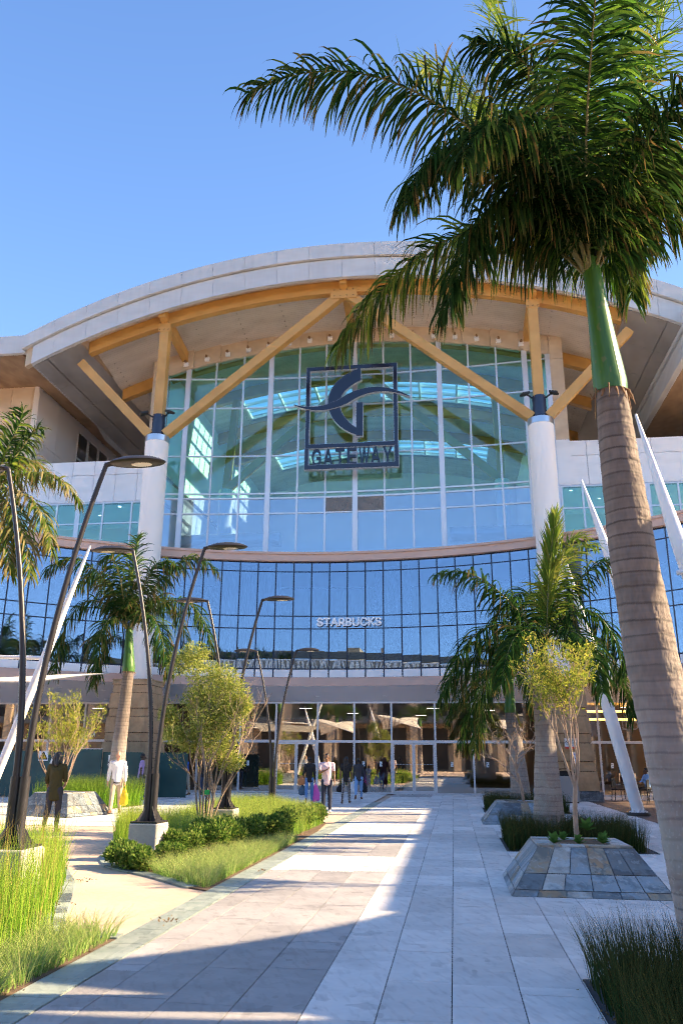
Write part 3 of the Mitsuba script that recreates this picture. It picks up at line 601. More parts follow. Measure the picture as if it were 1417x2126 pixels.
# ------------------------------------------------------------------ planting beds
def blades(mb, pg, n, h, w, pal, lean=.25, seed=0, segs=3, zbase=0.0, tips=None, hfun=None, clump=0):
    r = np.random.RandomState(seed); x0, y0, x1, y1 = pg.bounds; P = []
    from shapely import contains_xy
    while sum(map(len, P)) < n:
        q = r.uniform((x0, y0), (x1, y1), (n * 2, 2)); P.append(q[contains_xy(pg, q[:, 0], q[:, 1])])
    P = np.vstack(P)[:n]
    if clump:
        cpt = P[:clump]; idx = ((P[:, None, 0] - cpt[None, :, 0]) ** 2 + (P[:, None, 1] - cpt[None, :, 1]) ** 2).argmin(1)
        dirc = P - cpt[idx]; dirc = dirc / (np.linalg.norm(dirc, axis=1, keepdims=True) + .03)
    az = r.uniform(0, 2 * PI, n); ln = np.abs(r.normal(0, lean, n)); H = r.uniform(h[0], h[1], n)
    if hfun is not None: H = H * hfun(P)
    D = np.c_[np.cos(az) * ln, np.sin(az) * ln]
    if clump: D = D * .5 + dirc * lean * r.uniform(.5, 1.6, (n, 1))
    fa = r.uniform(0, PI, n); S = np.c_[np.cos(fa), np.sin(fa)]
    W = r.uniform(w[0], w[1], n); pal = np.asarray(pal); ci = r.randint(0, len(pal), n); base = pal[ci] * r.uniform(.8, 1.2, (n, 1))
    ts = np.linspace(0, 1, segs + 1); V = []; C = []
    for t in ts:
        c = np.c_[P + D * (H * t ** 1.8)[:, None], zbase + H * t * (1 - .25 * (ln / (lean + 1e-6)).clip(0, 2) * lean * t)]
        ww = (W * (1 - t ** 1.5) + .0004)[:, None] * S / 2
        V += [np.c_[c[:, :2] - ww, c[:, 2]], np.c_[c[:, :2] + ww, c[:, 2]]]
        tip = np.asarray(tips if tips is not None else pal[0]); k = (t ** 2) * (.0 if tips is None else .75)
        cc = base * (1 - k) + tip * k; C += [cc, cc]
    V = np.stack(V, 1); C = np.stack(C, 1); m = V.shape[1]
    f = np.array([[2 * i, 2 * i + 1, 2 * i + 3, 2 * i + 2] for i in range(segs)]); f = np.vstack([f[:, [0, 1, 2]], f[:, [0, 2, 3]]])
    F = (f[None] + (np.arange(n) * m)[:, None, None]).reshape(-1, 3)
    return mb.add(V.reshape(-1, 3), F, C.reshape(-1, 3))
REED = [(.17, .38, .03), (.24, .46, .04), (.33, .52, .06), (.11, .26, .03), (.44, .50, .10)]
LOWG = [(.20, .38, .07), (.30, .47, .12), (.42, .54, .18), (.15, .30, .05), (.50, .50, .22)]
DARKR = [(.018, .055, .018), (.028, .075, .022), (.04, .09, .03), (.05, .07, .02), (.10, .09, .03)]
bedL = Polygon([(-3.23, 2), (-3.23, 8.3), (-3.8, 8.25), (-4.2, 9.0), (-4.6, 10.0), (-5.2, 11.4), (-6.05, 12.9), (-7.3, 13.7), (-8.6, 14.1), (-12, 14.5), (-30, 14.5), (-30, 2)])
bedM = Polygon([(-6.35, 15.4), (-6.05, 14.2), (-5.45, 13.1), (-4.4, 12.2), (-3.6, 11.35), (-3.23, 11.1), (-3.23, 16.4), (-3.23, 20), (-3.4, 22.6), (-4.1, 24.8), (-5.3, 27.2), (-6.2, 28.9), (-7.6, 28.5), (-7.4, 25), (-7.2, 20), (-6.9, 17.5)])
def bed(pg, label, name='planting_bed', z=.02):
    return obj(name, MB().poly(pg.buffer(.0), lambda u, v: (u, v, z - .025)), 'soil', kind='structure', label=label)
bed(bedL, 'soil of the front left planting bed'); bed(bedM, 'soil of the middle planting bed under the bushy tree')
for q, l in zip(beds, ('around the big palm at front right', 'around the mid palm', 'around the far palm')): bed(q, 'dark soil cut-out in the paving ' + l, z=.004)
# stone rims of the curved beds
def rim(pg, a, b, name):
    ln = LineString(pg.exterior.coords); pts = [ln.interpolate(s) for s in np.arange(a, b, .34)]
    k = None
    for p, q in zip(pts[:-1], pts[1:]):
        d = np.array([q.x - p.x, q.y - p.y]); d /= np.linalg.norm(d) + 1e-9; nn = np.array([d[1], -d[0]])
        P = [(*(np.array([e.x, e.y]) + s * d * .006 + nn * o), z) for e, s in ((p, 1), (q, -1)) for o in (-.17, .03) for z in (-.018, .006 + tr.uniform(0, .004))]
        if k is None: k = obj(name, MB().add(P, BOXF), 'slate_green', kind='structure', label='curved rim of small slate setts round a planting bed')
        else: obj('sett', MB().add(P, BOXF), 'slate_green' if tr.random() < .6 else 'slate_dark', k)
LL = LineString(bedL.exterior.coords); rim(bedL, LL.project(Point(-3.23, 8.3)), LL.project(Point(-8.6, 14.1)), 'bed_rim')
LM = LineString(bedM.exterior.coords); rim(bedM, 0.0, LM.project(Point(-3.3, 11.12)), 'bed_rim')
tallL = Polygon([(-3.75, 7.0), (-3.95, 8.3), (-4.35, 9.1), (-4.75, 10.1), (-5.4, 11.6), (-6.25, 12.8), (-7.4, 13.4), (-8.7, 13.8), (-13, 14.2), (-13, 10), (-8, 6.5), (-5, 4.5), (-4.1, 4.5)])
obj('tall_reed_grass', blades(MB(), tallL, 24000, (.55, .95), (.006, .012), REED, .16, 3, 3, 0, (.36, .46, .07), lambda P: np.clip(.45 + .55 * np.clip((P[:, 1] - 3.5) / 6, 0, 1), .4, 1) * (1 - .25 * np.clip((P[:, 1] - 11) / 3, 0, 1))), 'leaf_soft', label='tall bright green reed grass round the nearest lamp base', kind='stuff', cat='grass')
HEADS = [(.45, .36, .10), (.55, .44, .14), (.36, .30, .08)]
obj('reed_seed_stalk', blades(MB(), tallL, 1500, (.9, 1.2), (.005, .008), HEADS, .22, 23, 4, 0, (.50, .34, .10), lambda P: np.clip(.45 + .6 * np.clip((P[:, 1] - 3.5) / 6, 0, 1), .4, 1)), 'leaf_soft', label='tall golden seed stalks among the front left reeds', kind='stuff', cat='grass')
lowL = Polygon([(-3.26, 3.5), (-3.26, 8.25), (-3.8, 8.2), (-4.1, 8.2), (-3.85, 7.2), (-4.3, 4.6), (-4.3, 3.5)])
obj('low_grass', blades(MB(), lowL, 9000, (.10, .30), (.004, .008), LOWG, .75, 5, 3, 0, (.46, .48, .17), None, 60), 'leaf_soft', label='low pale tufted grass along the front left paving edge', kind='stuff', cat='grass')
tallM1 = Polygon([(-6.3, 15.3), (-5.9, 14.6), (-5.75, 15.0), (-5.6, 16.3), (-6.7, 17.2)])
obj('reed_clump', blades(MB(), tallM1, 2600, (.55, .85), (.005, .010), REED, .14, 7, 3, 0, (.44, .46, .09)), 'leaf_soft', label='upright reed clump at the left tip of the middle bed', kind='stuff', cat='grass')
tallM2 = Polygon([(-6.6, 17.2), (-5.6, 16.6), (-4.4, 17.2), (-3.5, 19), (-3.45, 22.4), (-4.3, 24.6), (-5.4, 27.0), (-6.2, 28.6), (-7.4, 28.2), (-7.3, 24), (-7.0, 20)])
obj('meadow_grass', blades(MB(), tallM2, 26000, (.28, .62), (.006, .012), REED + LOWG[:3], .25, 8, 3, 0, (.46, .48, .12)), 'leaf_soft', label='bright sunlit meadow grass behind the dark shrubs of the middle bed', kind='stuff', cat='grass')
lowM = Polygon([(-4.6, 12.7), (-4.3, 12.25), (-3.6, 11.45), (-3.27, 11.25), (-3.27, 17.8), (-3.9, 16.0), (-4.3, 14.0)])
obj('low_grass', blades(MB(), lowM, 12000, (.10, .30), (.004, .008), LOWG, .8, 9, 3, 0, (.48, .50, .19), None, 70), 'leaf_soft', label='fluffy low grass with fine drooping blades at the front tip of the middle bed', kind='stuff', cat='grass')
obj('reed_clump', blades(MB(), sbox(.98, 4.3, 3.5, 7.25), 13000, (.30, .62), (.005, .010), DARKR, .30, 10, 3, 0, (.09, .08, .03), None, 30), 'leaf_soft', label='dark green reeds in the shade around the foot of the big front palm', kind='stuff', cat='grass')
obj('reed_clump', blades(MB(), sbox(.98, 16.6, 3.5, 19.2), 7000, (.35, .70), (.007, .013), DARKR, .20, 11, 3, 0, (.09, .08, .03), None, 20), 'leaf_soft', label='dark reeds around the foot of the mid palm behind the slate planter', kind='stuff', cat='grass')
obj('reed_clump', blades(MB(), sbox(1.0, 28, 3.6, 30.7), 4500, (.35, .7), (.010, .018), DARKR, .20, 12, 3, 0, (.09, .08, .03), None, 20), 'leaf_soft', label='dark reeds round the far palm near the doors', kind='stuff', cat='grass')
palmbed = Polygon([(-14.2, 27.2), (-11.3, 27.0), (-11.1, 29.5), (-14, 30)])
obj('reed_clump', blades(MB(), palmbed, 5000, (.6, 1.15), (.010, .016), REED[:4], .18, 13, 3, 0, (.16, .18, .05), None, 15), 'leaf_soft', label='tall reeds round the left palm beside the hoarding', kind='stuff', cat='grass')
bed(palmbed, 'soil at the foot of the left palm')
# shrubs of rounded glossy leaves
def leaf_cloud(mb, c, n, l, w, pal, seed, up=.35, shell=(.55, 1.0), cup=.2):
    """n pointed leaves about the ellipsoids c = [(centre, radii)...]"""
    r = np.random.RandomState(seed); c = list(c); k = r.randint(0, len(c), n)
    ce = np.array([q[0] for q in c])[k]; ra = np.array([np.broadcast_to(q[1], 3) for q in c])[k]
    d = r.normal(size=(n, 3)); d /= np.linalg.norm(d, axis=1, keepdims=True)
    p = ce + d * ra * r.uniform(shell[0], shell[1], (n, 1))
    a = d + r.normal(0, .55, (n, 3)); a[:, 2] += up; a /= np.linalg.norm(a, axis=1, keepdims=True)
    s = np.cross(a, r.normal(size=(n, 3))); s /= np.linalg.norm(s, axis=1, keepdims=True) + 1e-9; nn = np.cross(a, s)
    L = r.uniform(l[0], l[1], (n, 1)); W = r.uniform(w[0], w[1], (n, 1))
    V = np.stack([p, p + a * L * .55 + s * W / 2 + nn * L * cup * .3, p + a * L - nn * L * cup * .3, p + a * L * .55 - s * W / 2 + nn * L * cup * .3], 1)
    pal = np.asarray(pal); C = pal[r.randint(0, len(pal), n)] * r.uniform(.75, 1.25, (n, 1))
    F = (np.array([[0, 1, 2], [0, 2, 3]])[None] + (np.arange(n) * 4)[:, None, None]).reshape(-1, 3)
    return mb.add(V.reshape(-1, 3), F, np.repeat(C, 4, 0))
obj('leaf_litter', leaf_cloud(MB(), [((x, y, .012), (.22, .25, .004)) for x, y in [(-3.35, 6.2), (-3.35, 7.4), (-3.5, 8.2), (-3.4, 12.4), (-3.38, 14), (-3.4, 16), (-3.45, 19), (-3.6, 22.5), (1.05, 7.1), (1.02, 6.3), (-3.0, 9), (-2.95, 13), (-4.6, 9.7), (-5.2, 11.6)]], 300, (.015, .05), (.010, .022), [(.22, .12, .05), (.32, .20, .08), (.14, .08, .04)], 91, -.2, (.0, 1.0)), 'leaf_soft', label='fallen brown leaf litter along the planting edges', kind='stuff', cat='leaf litter')
SHR = [(.08, .17, .03), (.13, .23, .04), (.22, .31, .06), (.05, .11, .025), (.32, .38, .10)]
sh = [(-5.25, 13.15, .36, .34, 'leftmost low shrub at the front tip of the middle bed, sunlit yellow green'), (-4.85, 12.85, .36, .32, 'low sunlit shrub second from the left at the front edge of the middle bed'), (-4.75, 14.3, .42, .46, 'dark shrub just right of the second lamp base'),
      (-4.55, 13.5, .28, .30, 'small browning shrub in front of the dark shrubs'), (-4.45, 15.4, .50, .55, 'largest dark glossy shrub in the middle bed'), (-4.2, 16.4, .5, .50, 'dark shrub right of the largest glossy shrub'),
      (-3.9, 17.7, .5, .5, 'dark glossy shrub in the right half of the middle bed'), (-3.75, 19.0, .5, .52, 'dark shrub beside the paving edge near the third lamp'), (-3.8, 20.6, .5, .5, 'shrub at the right edge of the middle bed before its far end'), (-3.75, 22.3, .5, .5, 'farthest glossy shrub at the right end of the middle bed'), (-5.0, 16.9, .45, .42, 'dark shrub in front of the bushy tree stems')]
for i, (x, y, r, h, l) in enumerate(sh):
    t = thing('shrub', l, 'shrub', 'glossy shrubs in the middle bed'); rr = random.Random(i)
    h *= 1.0; cl = [((x + rr.uniform(-r, r) * .6, y + rr.uniform(-r, r) * .6, h * rr.uniform(.35, .75)), (r * .42, r * .42, h * .34)) for _ in range(9)]
    obj('foliage', leaf_cloud(MB(), cl, 2600, (.05, .09), (.024, .040), SHR, 100 + i, .5, (.5, 1.0)), 'leaf', t)
    mm = MB()
    for c, _ in cl: mm.tube(bez([(x, y, 0), (x + (c[0] - x) * .3, y + (c[1] - y) * .3, c[2] * .6), c], 5), [.014, .012, .010, .008, .005], 5)
    obj('stem', mm, 'twig_bark', t)
# ------------------------------------------------------------------ slate planters
def planter(x0, x1, y0, y1, h, ins, label, rz=0.0, loc=(0, 0), rows=(.13, .45, .98), seed=1, mats=('slate_blue', 'slate_pale', 'slate_blue', 'slate_rust', 'slate_blue', 'slate_dark', 'slate_blue')):
    t = thing('slate_planter', label, 'planter', 'slate clad planters'); r = random.Random(seed)
    rx = lambda p: (loc[0] + p[0] * math.cos(rz) - p[1] * math.sin(rz), loc[1] + p[0] * math.sin(rz) + p[1] * math.cos(rz), p[2])
    core = [(x, y, z) for a, z in ((0.012, 0.0), (ins + .012, h - .015)) for x in (x0 + a, x1 - a) for y in (y0 + a, y1 - a)]
    core = [core[i] for i in (0, 4, 1, 5, 2, 6, 3, 7)]
    k = obj('body', MB().add([rx(p) for p in core], BOXF), 'slate_dark', t)
    lip = .22
    def face(p00, p10, p01, p11, nrm, n, rws, flush=.012):
        p00, p10, p01, p11 = map(np.array, (p00, p10, p01, p11))
        L = lambda u, v: (p00 * (1 - u) + p10 * u) * (1 - v) + (p01 * (1 - u) + p11 * u) * v
        vs = [0] + list(rws)
        for v0, v1 in zip(vs[:-1], vs[1:]):
            us = [0] + [(q + r.uniform(-.12, .12)) / n for q in range(1, n)] + [1]
            for u0, u1 in zip(us[:-1], us[1:]):
                e = .007; q = [L(u0 + e / 2, v0 + e), L(u1 - e / 2, v0 + e), L(u1 - e / 2, v1 - e), L(u0 + e / 2, v1 - e)]; o = np.array(nrm) * r.uniform(.006, .012)
                P = [q[0] - o * 0, q[0] + o, q[3] - o * 0, q[3] + o, q[1] - o * 0, q[1] + o, q[2] - o * 0, q[2] + o]
                obj('tile', MB().add([rx(p) for p in P], BOXF), r.choice(mats), t)
    B = lambda x, y: (x, y, 0); S = ins
    face((x0, y0, 0), (x1, y0, 0), (x0 + S, y0 + S, h), (x1 - S, y0 + S, h), (0, -h, S), 6, rows)
    face((x0, y1, 0), (x0, y0, 0), (x0 + S, y1 - S, h), (x0 + S, y0 + S, h), (-h, 0, S), 6, rows)
    face((x1, y0, 0), (x1, y1, 0), (x1 - S, y0 + S, h), (x1 - S, y1 - S, h), (h, 0, S), 6, rows)
    face((x1, y1, 0), (x0, y1, 0), (x1 - S, y1 - S, h), (x0 + S, y1 - S, h), (0, h, S), 6, rows)
    a, b, c, d = x0 + S, x1 - S, y0 + S, y1 - S
    for q in ((a, b, c, c + lip), (a, b, d - lip, d), (a, a + lip, c + lip, d - lip), (b - lip, b, c + lip, d - lip)):
        n = 4 if q[1] - q[0] > .6 else 3
        for i in range(n):
            if q[1] - q[0] > q[3] - q[2]: w = (q[0] + (q[1] - q[0]) * i / n + .003, q[0] + (q[1] - q[0]) * (i + 1) / n - .003, q[2] + .002, q[3] - .002)
            else: w = (q[0] + .002, q[1] - .002, q[2] + (q[3] - q[2]) * i / n + .003, q[2] + (q[3] - q[2]) * (i + 1) / n - .003)
            P = [rx((x, y, z)) for x in w[:2] for y in w[2:] for z in (h - .01, h + .014)]
            obj('coping', MB().add(P, BOXF), r.choice(['slate_rust', 'slate_pale', 'slate_rust']), t)
    P = [rx(p) for p in ((a + lip, c + lip, h - .004), (b - lip, c + lip, h - .004), (b - lip, d - lip, h - .004), (a + lip, d - lip, h - .004))]
    obj('soil', MB().quad(*P), 'soil', t)
planter(.66, 2.66, 11.25, 13.25, .56, .40, 'slate clad pyramid planter at front right with a small tree and green succulents', seed=3)
planter(.70, 2.70, 22.9, 24.9, .54, .42, 'slate clad planter behind the mid palm holding a bare twiggy shrub', seed=5)
planter(-1.02, 1.02, -1.02, 1.02, .62, .40, 'slate clad planter at left behind the woman in olive, one side bright in the sun', -.27, (-11.55, 24.2), seed=8, mats=('slate_dark', 'slate_dark', 'slate_blue', 'slate_rust', 'slate_dark'))
# succulents in the near planter
def rosette(x, y, z, s, seed, label):
    t = thing('succulent', label, 'succulent plant', 'succulents in the near slate planter'); r = random.Random(seed)
    for i in range(11):
        a = i * 2.4 + r.uniform(-.3, .3); e = .25 + .085 * i; L = s * r.uniform(.8, 1.1); mb = MB(); n = 7
        d = np.array([math.cos(a) * math.cos(e), math.sin(a) * math.cos(e), math.sin(e)]); q = np.array([-math.sin(a), math.cos(a), 0]); u = np.cross(d, q)
        row = []
        for j in range(n):
            tt = j / (n - 1); w = s * .30 * math.sin(PI * min(1, tt * .85 + .12)) ** .8; c = np.array([x, y, z + .004 * i]) + d * L * tt + np.array([0, 0, .10 * s * math.sin(tt * PI)])
            row += [c - q * w, c - u * w * .35, c + q * w]
        f = [[3 * j + o, 3 * j + o + 1, 3 * j + 4 + o, 3 * j + 3 + o] for j in range(n - 1) for o in (0, 1)]
        g = np.array([.10, .21, .05]) * r.uniform(.8, 1.3)
        obj('leaf', MB().add(row, f, g), 'leaf', t, smooth=True)
for i, (x, y, s, l) in enumerate([(1.30, 11.98, .17, 'succulent rosette at the left of the near planter'), (1.62, 11.95, .15, 'low succulent left of the small tree stem'), (1.95, 12.05, .17, 'succulent right of the small tree stem'), (1.80, 12.35, .20, 'tallest succulent behind the tree stem'), (1.48, 12.45, .15, 'succulent at the back left of the near planter'), (2.02, 12.4, .15, 'succulent at the back right of the near planter')]):
    rosette(x, y, .57 + (.14 if i == 3 else 0), s * .72, i, l)
# ------------------------------------------------------------------ branching small trees
def grow(r, p, d, L, rad, depth, segs, tips, spread=.5, up=.12, kids=(2, 3), shrink=.72):
    n = 4; pts = [p]; q = p.copy(); dd = d.copy()
    for i in range(n):
        dd = dd + np.array([r.gauss(0, .10), r.gauss(0, .10), up * .3 + r.gauss(0, .05)]); dd /= np.linalg.norm(dd); q = q + dd * L / n; pts.append(q.copy())
    segs.append((pts, np.linspace(rad, rad * .62, n + 1)))
    if depth == 0: tips.append((q, dd)); return
    if depth <= 2: tips.append((pts[2], dd))
    for i in range(r.randint(*kids)):
        k = dd + np.array([r.gauss(0, spread), r.gauss(0, spread), r.gauss(up, spread * .5)]); k /= np.linalg.norm(k)
        grow(r, pts[-1] if r.random() < .6 else pts[r.randint(2, 3)], k, L * shrink * r.uniform(.75, 1.15), rad * .6, depth - 1, segs, tips, spread, up, kids, shrink)
def segmesh(segs, n=5):
    mb = MB()
    for p, r in segs: mb.tube(p, r, n if r[0] > .006 else 3, cap=False)
    return mb
def tip_leaves(mb, tips, per, l, w, pal, seed, sig):
    r = np.random.RandomState(seed); n = len(tips) * per
    P = np.repeat(np.array([t[0] for t in tips]), per, 0) + r.normal(0, sig, (n, 3)); A = np.repeat(np.array([t[1] for t in tips]), per, 0) + r.normal(0, .8, (n, 3)); A /= np.linalg.norm(A, axis=1, keepdims=True)
    S = np.cross(A, r.normal(size=(n, 3))); S /= np.linalg.norm(S, axis=1, keepdims=True) + 1e-9
    L = r.uniform(l[0], l[1], (n, 1)); W = r.uniform(w[0], w[1], (n, 1)); pal = np.asarray(pal); C = pal[r.randint(0, len(pal), n)] * r.uniform(.75, 1.25, (n, 1)); N = np.cross(A, S)
    V = np.stack([P, P + A * L * .5 + S * W / 2, P + A * L - N * L * .15, P + A * L * .5 - S * W / 2], 1)
    F = (np.array([[0, 1, 2], [0, 2, 3]])[None] + (np.arange(n) * 4)[:, None, None]).reshape(-1, 3)
    return mb.add(V.reshape(-1, 3), F, np.repeat(C, 4, 0))
YEL = [(.34, .38, .05), (.44, .44, .08), (.24, .30, .05), (.50, .44, .11), (.18, .24, .04)]
OLV = [(.30, .37, .06), (.44, .48, .11), (.54, .54, .16), (.18, .25, .05), (.60, .57, .22), (.34, .40, .10)]
t = thing('bushy_tree', 'dense multi-stemmed bushy tree with small yellow green leaves in the middle bed', 'tree')
r = random.Random(5); segs, tips = [], []
bx, by = -5.62, 18.9
for i in range(8):
    a = i * 0.9 + r.uniform(-.3, .3); d = np.array([math.cos(a) * .26, math.sin(a) * .26, 1.0]); d /= np.linalg.norm(d)
    grow(r, np.array([bx + .06 * math.cos(a), by + .06 * math.sin(a), .0]), d, 1.45, .030, 4, segs, tips, .34, .14, (2, 3), .66)
obj('trunk', segmesh(segs), 'twig_bark', t)
tp = [q for q in tips if q[0][2] > 1.5 and abs(q[0][0] - bx + .1) < .7]
cl = [((bx + dx, by + dy, z), (rx, rx, rz)) for dx, dy, z, rx, rz in [(-.80, 0, 3.80, .30, .26), (-.48, .1, 4.05, .32, .24), (-.2, -.1, 3.55, .40, .30), (.25, 0, 3.45, .38, .30), (.52, 0, 3.15, .34, .28), (.0, .2, 3.0, .42, .32), (-.35, .1, 2.95, .34, .30), (.52, -.1, 2.6, .36, .30), (-.05, -.2, 2.45, .40, .32), (.25, -.1, 1.95, .38, .28), (-.85, 0, 2.15, .26, .20), (-1.05, .1, 2.6, .22, .20), (.74, 0, 2.85, .22, .2), (.5, .1, 1.55, .28, .2), (-.45, 0, 2.0, .26, .22), (.1, 0, 2.75, .3, .22)]]
mb = leaf_cloud(MB(), cl, 17000, (.05, .10), (.018, .032), OLV, 31, .2, (.3, 1.15))
tip_leaves(mb, tp, 12, (.05, .09), (.018, .03), OLV, 32, .10)
obj('crown', mb, 'leaf_soft', t)
k = obj('support_stake', MB().tube([(bx + .03, by - .12, 0), (bx + .03, by - .12, 1.5)], [.018, .018], 8), 'lamp_metal', t); obj('green_tie', MB().box(bx - .06, bx + .10, by - .16, by - .10, .84, .94), 'green_tag', k)
t = thing('young_tree', 'young tree with sparse yellow leaves on a forked stem in the near slate planter', 'tree')
r = random.Random(8); segs, tips = [], []
tx, ty = 1.66, 12.3
trunk = bez([(tx, ty, .5), (tx - .03, ty, .9), (tx + .02, ty, 1.28)], 6); segs.append((list(trunk), np.linspace(.040, .034, 6)))
for dx, dz, L in ((-.42, 1, .75), (-.12, 1, .8), (.10, 1, .8), (.30, 1, .85), (.02, 1, .9)):
    d = np.array([dx, r.uniform(-.2, .2), dz]); d /= np.linalg.norm(d)
    grow(r, np.array([tx + .02, ty, 1.26]), d, L, .020, 4, segs, tips, .40, .16, (2, 3), .66)
obj('trunk', segmesh(segs), 'twig_bark', t)
obj('crown', tip_leaves(MB(), [q for q in tips if q[0][2] > 1.9], 9, (.05, .095), (.018, .030), YEL, 33, .045), 'leaf_soft', t)
t = thing('young_tree', 'bare twiggy tree with pale dry branches in the planter behind the mid palm', 'tree')
r = random.Random(9); segs, tips = [], []
trunk = bez([(1.85, 23.9, .4), (1.86, 23.9, .9), (1.70, 23.9, 1.35)], 6); segs.append((list(trunk), np.linspace(.045, .035, 6)))
for dx, dz, L in ((-.7, .8, .55), (-.3, 1, .6), (.15, 1, .6), (.5, .9, .5), (-.05, 1, .65)):
    d = np.array([dx, r.uniform(-.3, .3), dz]); d /= np.linalg.norm(d)
    grow(r, np.array(trunk[-1 if dx > -.5 else 3]), d, L, .026, 5, segs, tips, .55, .05, (2, 3), .68)
obj('trunk', segmesh(segs), 'twig_bark', t)
obj('crown', tip_leaves(MB(), tips[::9], 3, (.04, .07), (.012, .02), [(.34, .22, .10), (.30, .26, .08)], 34, .06), 'leaf_soft', t)
t = thing('young_tree', 'young tree with fine upright branches and tufts of leaves, in the left slate planter', 'tree')
r = random.Random(14); segs, tips = [], []
for i in range(9):
    a = i * .7; d = np.array([math.cos(a) * .42, math.sin(a) * .35, 1.0]); d /= np.linalg.norm(d)
    grow(r, np.array([-11.75 + .05 * math.cos(a), 24.1, .55]), d, 1.25, .026, 3, segs, tips, .30, .16, (2, 3), .62)
obj('trunk', segmesh(segs), 'twig_bark', t)
obj('crown', tip_leaves(MB(), [q for q in tips if q[0][2] > 1.75], 17, (.06, .11), (.022, .036), YEL + OLV[:2], 35, .06), 'leaf_soft', t)
# ------------------------------------------------------------------ palms
BIG = [(1.39,6.70,6.05),[(0.57,6.40,7.60),(-0.61,6.10,8.45),(-1.70,5.80,7.51)],[(0.84,6.92,6.94),(-0.12,7.07,7.03),(-0.97,6.99,5.50)],[(1.28,7.14,8.09),(1.00,7.44,9.42),(0.63,7.59,10.39)],[(1.30,6.25,7.00),(1.41,5.65,7.67),(1.45,5.13,8.42)],[(2.09,7.14,8.00),(2.57,7.37,9.80),(3.14,7.51,11.23)],[(1.80,6.84,6.57),(2.32,6.99,7.36),(2.72,6.99,6.54)],[(2.15,7.44,7.45),(2.83,7.89,8.53),(3.50,8.18,8.25)],[(1.73,7.59,7.37),(2.17,8.33,7.91),(2.27,8.78,6.89)],[(0.83,6.25,6.89),(0.14,5.73,7.23),(-0.24,5.36,5.83)],[(1.10,6.10,6.73),(0.63,5.58,7.23),(0.22,5.13,6.00)],[(1.33,6.55,7.36),(1.07,6.40,8.48),(0.40,6.18,8.21)],[(1.77,6.32,6.85),(2.11,5.95,7.36),(2.28,5.65,6.90)],[(1.57,7.59,7.95),(1.65,8.33,9.08),(1.14,8.93,8.47)],[(1.88,7.44,7.79),(2.43,8.04,9.06),(2.82,8.48,8.09)],[(1.76,6.70,7.91),(2.00,6.62,9.16),(2.22,6.55,10.08)],[(0.97,6.47,6.69),(0.43,6.18,6.87),(0.07,5.95,5.22)],[(0.97,7.37,8.01),(0.41,7.66,9.35),(-0.11,7.81,9.65)],[(1.19,7.66,7.86),(0.89,8.33,9.35),(0.45,8.85,9.95)]]
RP = [(2.06,18.30,4.27),[(1.27,17.97,5.19),(0.55,17.64,5.90),(-0.27,17.39,5.49)],[(2.70,18.47,5.38),(3.45,18.64,6.42),(4.18,18.72,5.96)],[(2.60,17.89,5.04),(3.34,17.47,5.05),(3.53,17.22,3.31)],[(1.23,17.80,4.63),(0.39,17.39,4.68),(-0.15,17.14,2.94)],[(1.12,18.14,4.15),(0.38,17.97,4.04),(-0.27,17.89,2.79)],[(1.47,18.64,4.11),(0.83,18.97,3.94),(0.15,19.14,1.92)],[(2.95,18.55,4.19),(3.69,18.72,4.10),(3.92,18.80,2.53)],[(2.20,18.30,5.35),(2.38,18.30,6.36),(2.50,18.30,7.02)],[(2.33,18.80,5.57),(2.80,19.30,6.73),(3.67,19.80,6.71)],[(2.11,18.97,5.38),(1.87,19.64,5.99),(1.05,20.30,4.94)],[(2.42,17.64,4.38),(2.81,16.89,4.45),(2.90,16.47,2.88)],[(1.71,17.56,4.37),(1.26,16.81,4.46),(0.97,16.39,3.06)],[(2.40,18.39,5.81),(2.64,18.47,6.63),(3.19,18.55,6.58)]]
P3 = [(2.07,29.50,4.53),[(1.27,29.32,4.85),(0.42,29.14,4.84),(-0.15,29.05,2.86)],[(1.56,29.14,4.33),(1.05,28.79,4.14),(0.71,28.61,1.90)],[(1.98,29.50,5.55),(1.67,29.50,6.08),(0.63,29.50,5.57)],[(2.64,29.50,5.20),(3.50,29.50,5.53),(4.03,29.50,3.69)],[(2.18,29.77,5.75),(2.33,30.04,6.50),(2.57,30.40,7.09)],[(2.57,29.05,4.48),(2.83,28.43,4.58),(2.86,28.16,2.82)],[(1.81,30.22,4.77),(1.17,31.11,5.23),(0.40,31.65,3.67)]]
LP=[(-11.58,28.0,6.21),[(-12.34,27.8,7.97),(-13.64,27.6,9.62),(-14.76,27.4,8.12)],[(-12.54,27.7,7.59),(-13.82,27.4,7.74),(-13.85,27.2,4.41)],[(-10.65,28.2,8.2),(-9.7,28.4,9.72),(-8.49,28.5,8.22)],[(-10.45,27.8,7.39),(-8.77,27.6,7.67),(-8.25,27.5,5.23)],[(-11.64,28.0,8.0),(-11.57,28.0,8.92),(-11.48,28.0,9.62)],[(-11.82,27.3,6.62),(-12.25,26.8,6.71),(-12.02,26.5,4.01)],[(-11.38,28.8,7.42),(-10.78,29.6,8.33),(-9.98,30.0,5.94)],[(-12.56,28.8,7.82),(-13.59,29.5,9.34),(-14.88,30.0,7.92)],[(-10.9,27.2,6.76),(-9.98,26.6,6.97),(-9.34,26.3,4.29)],[(-11.69,27.4,7.69),(-11.89,26.9,9.19),(-12.22,26.6,8.23)],[(-11.04,27.6,7.72),(-10.39,27.3,9.07),(-9.53,27.1,8.11)]]
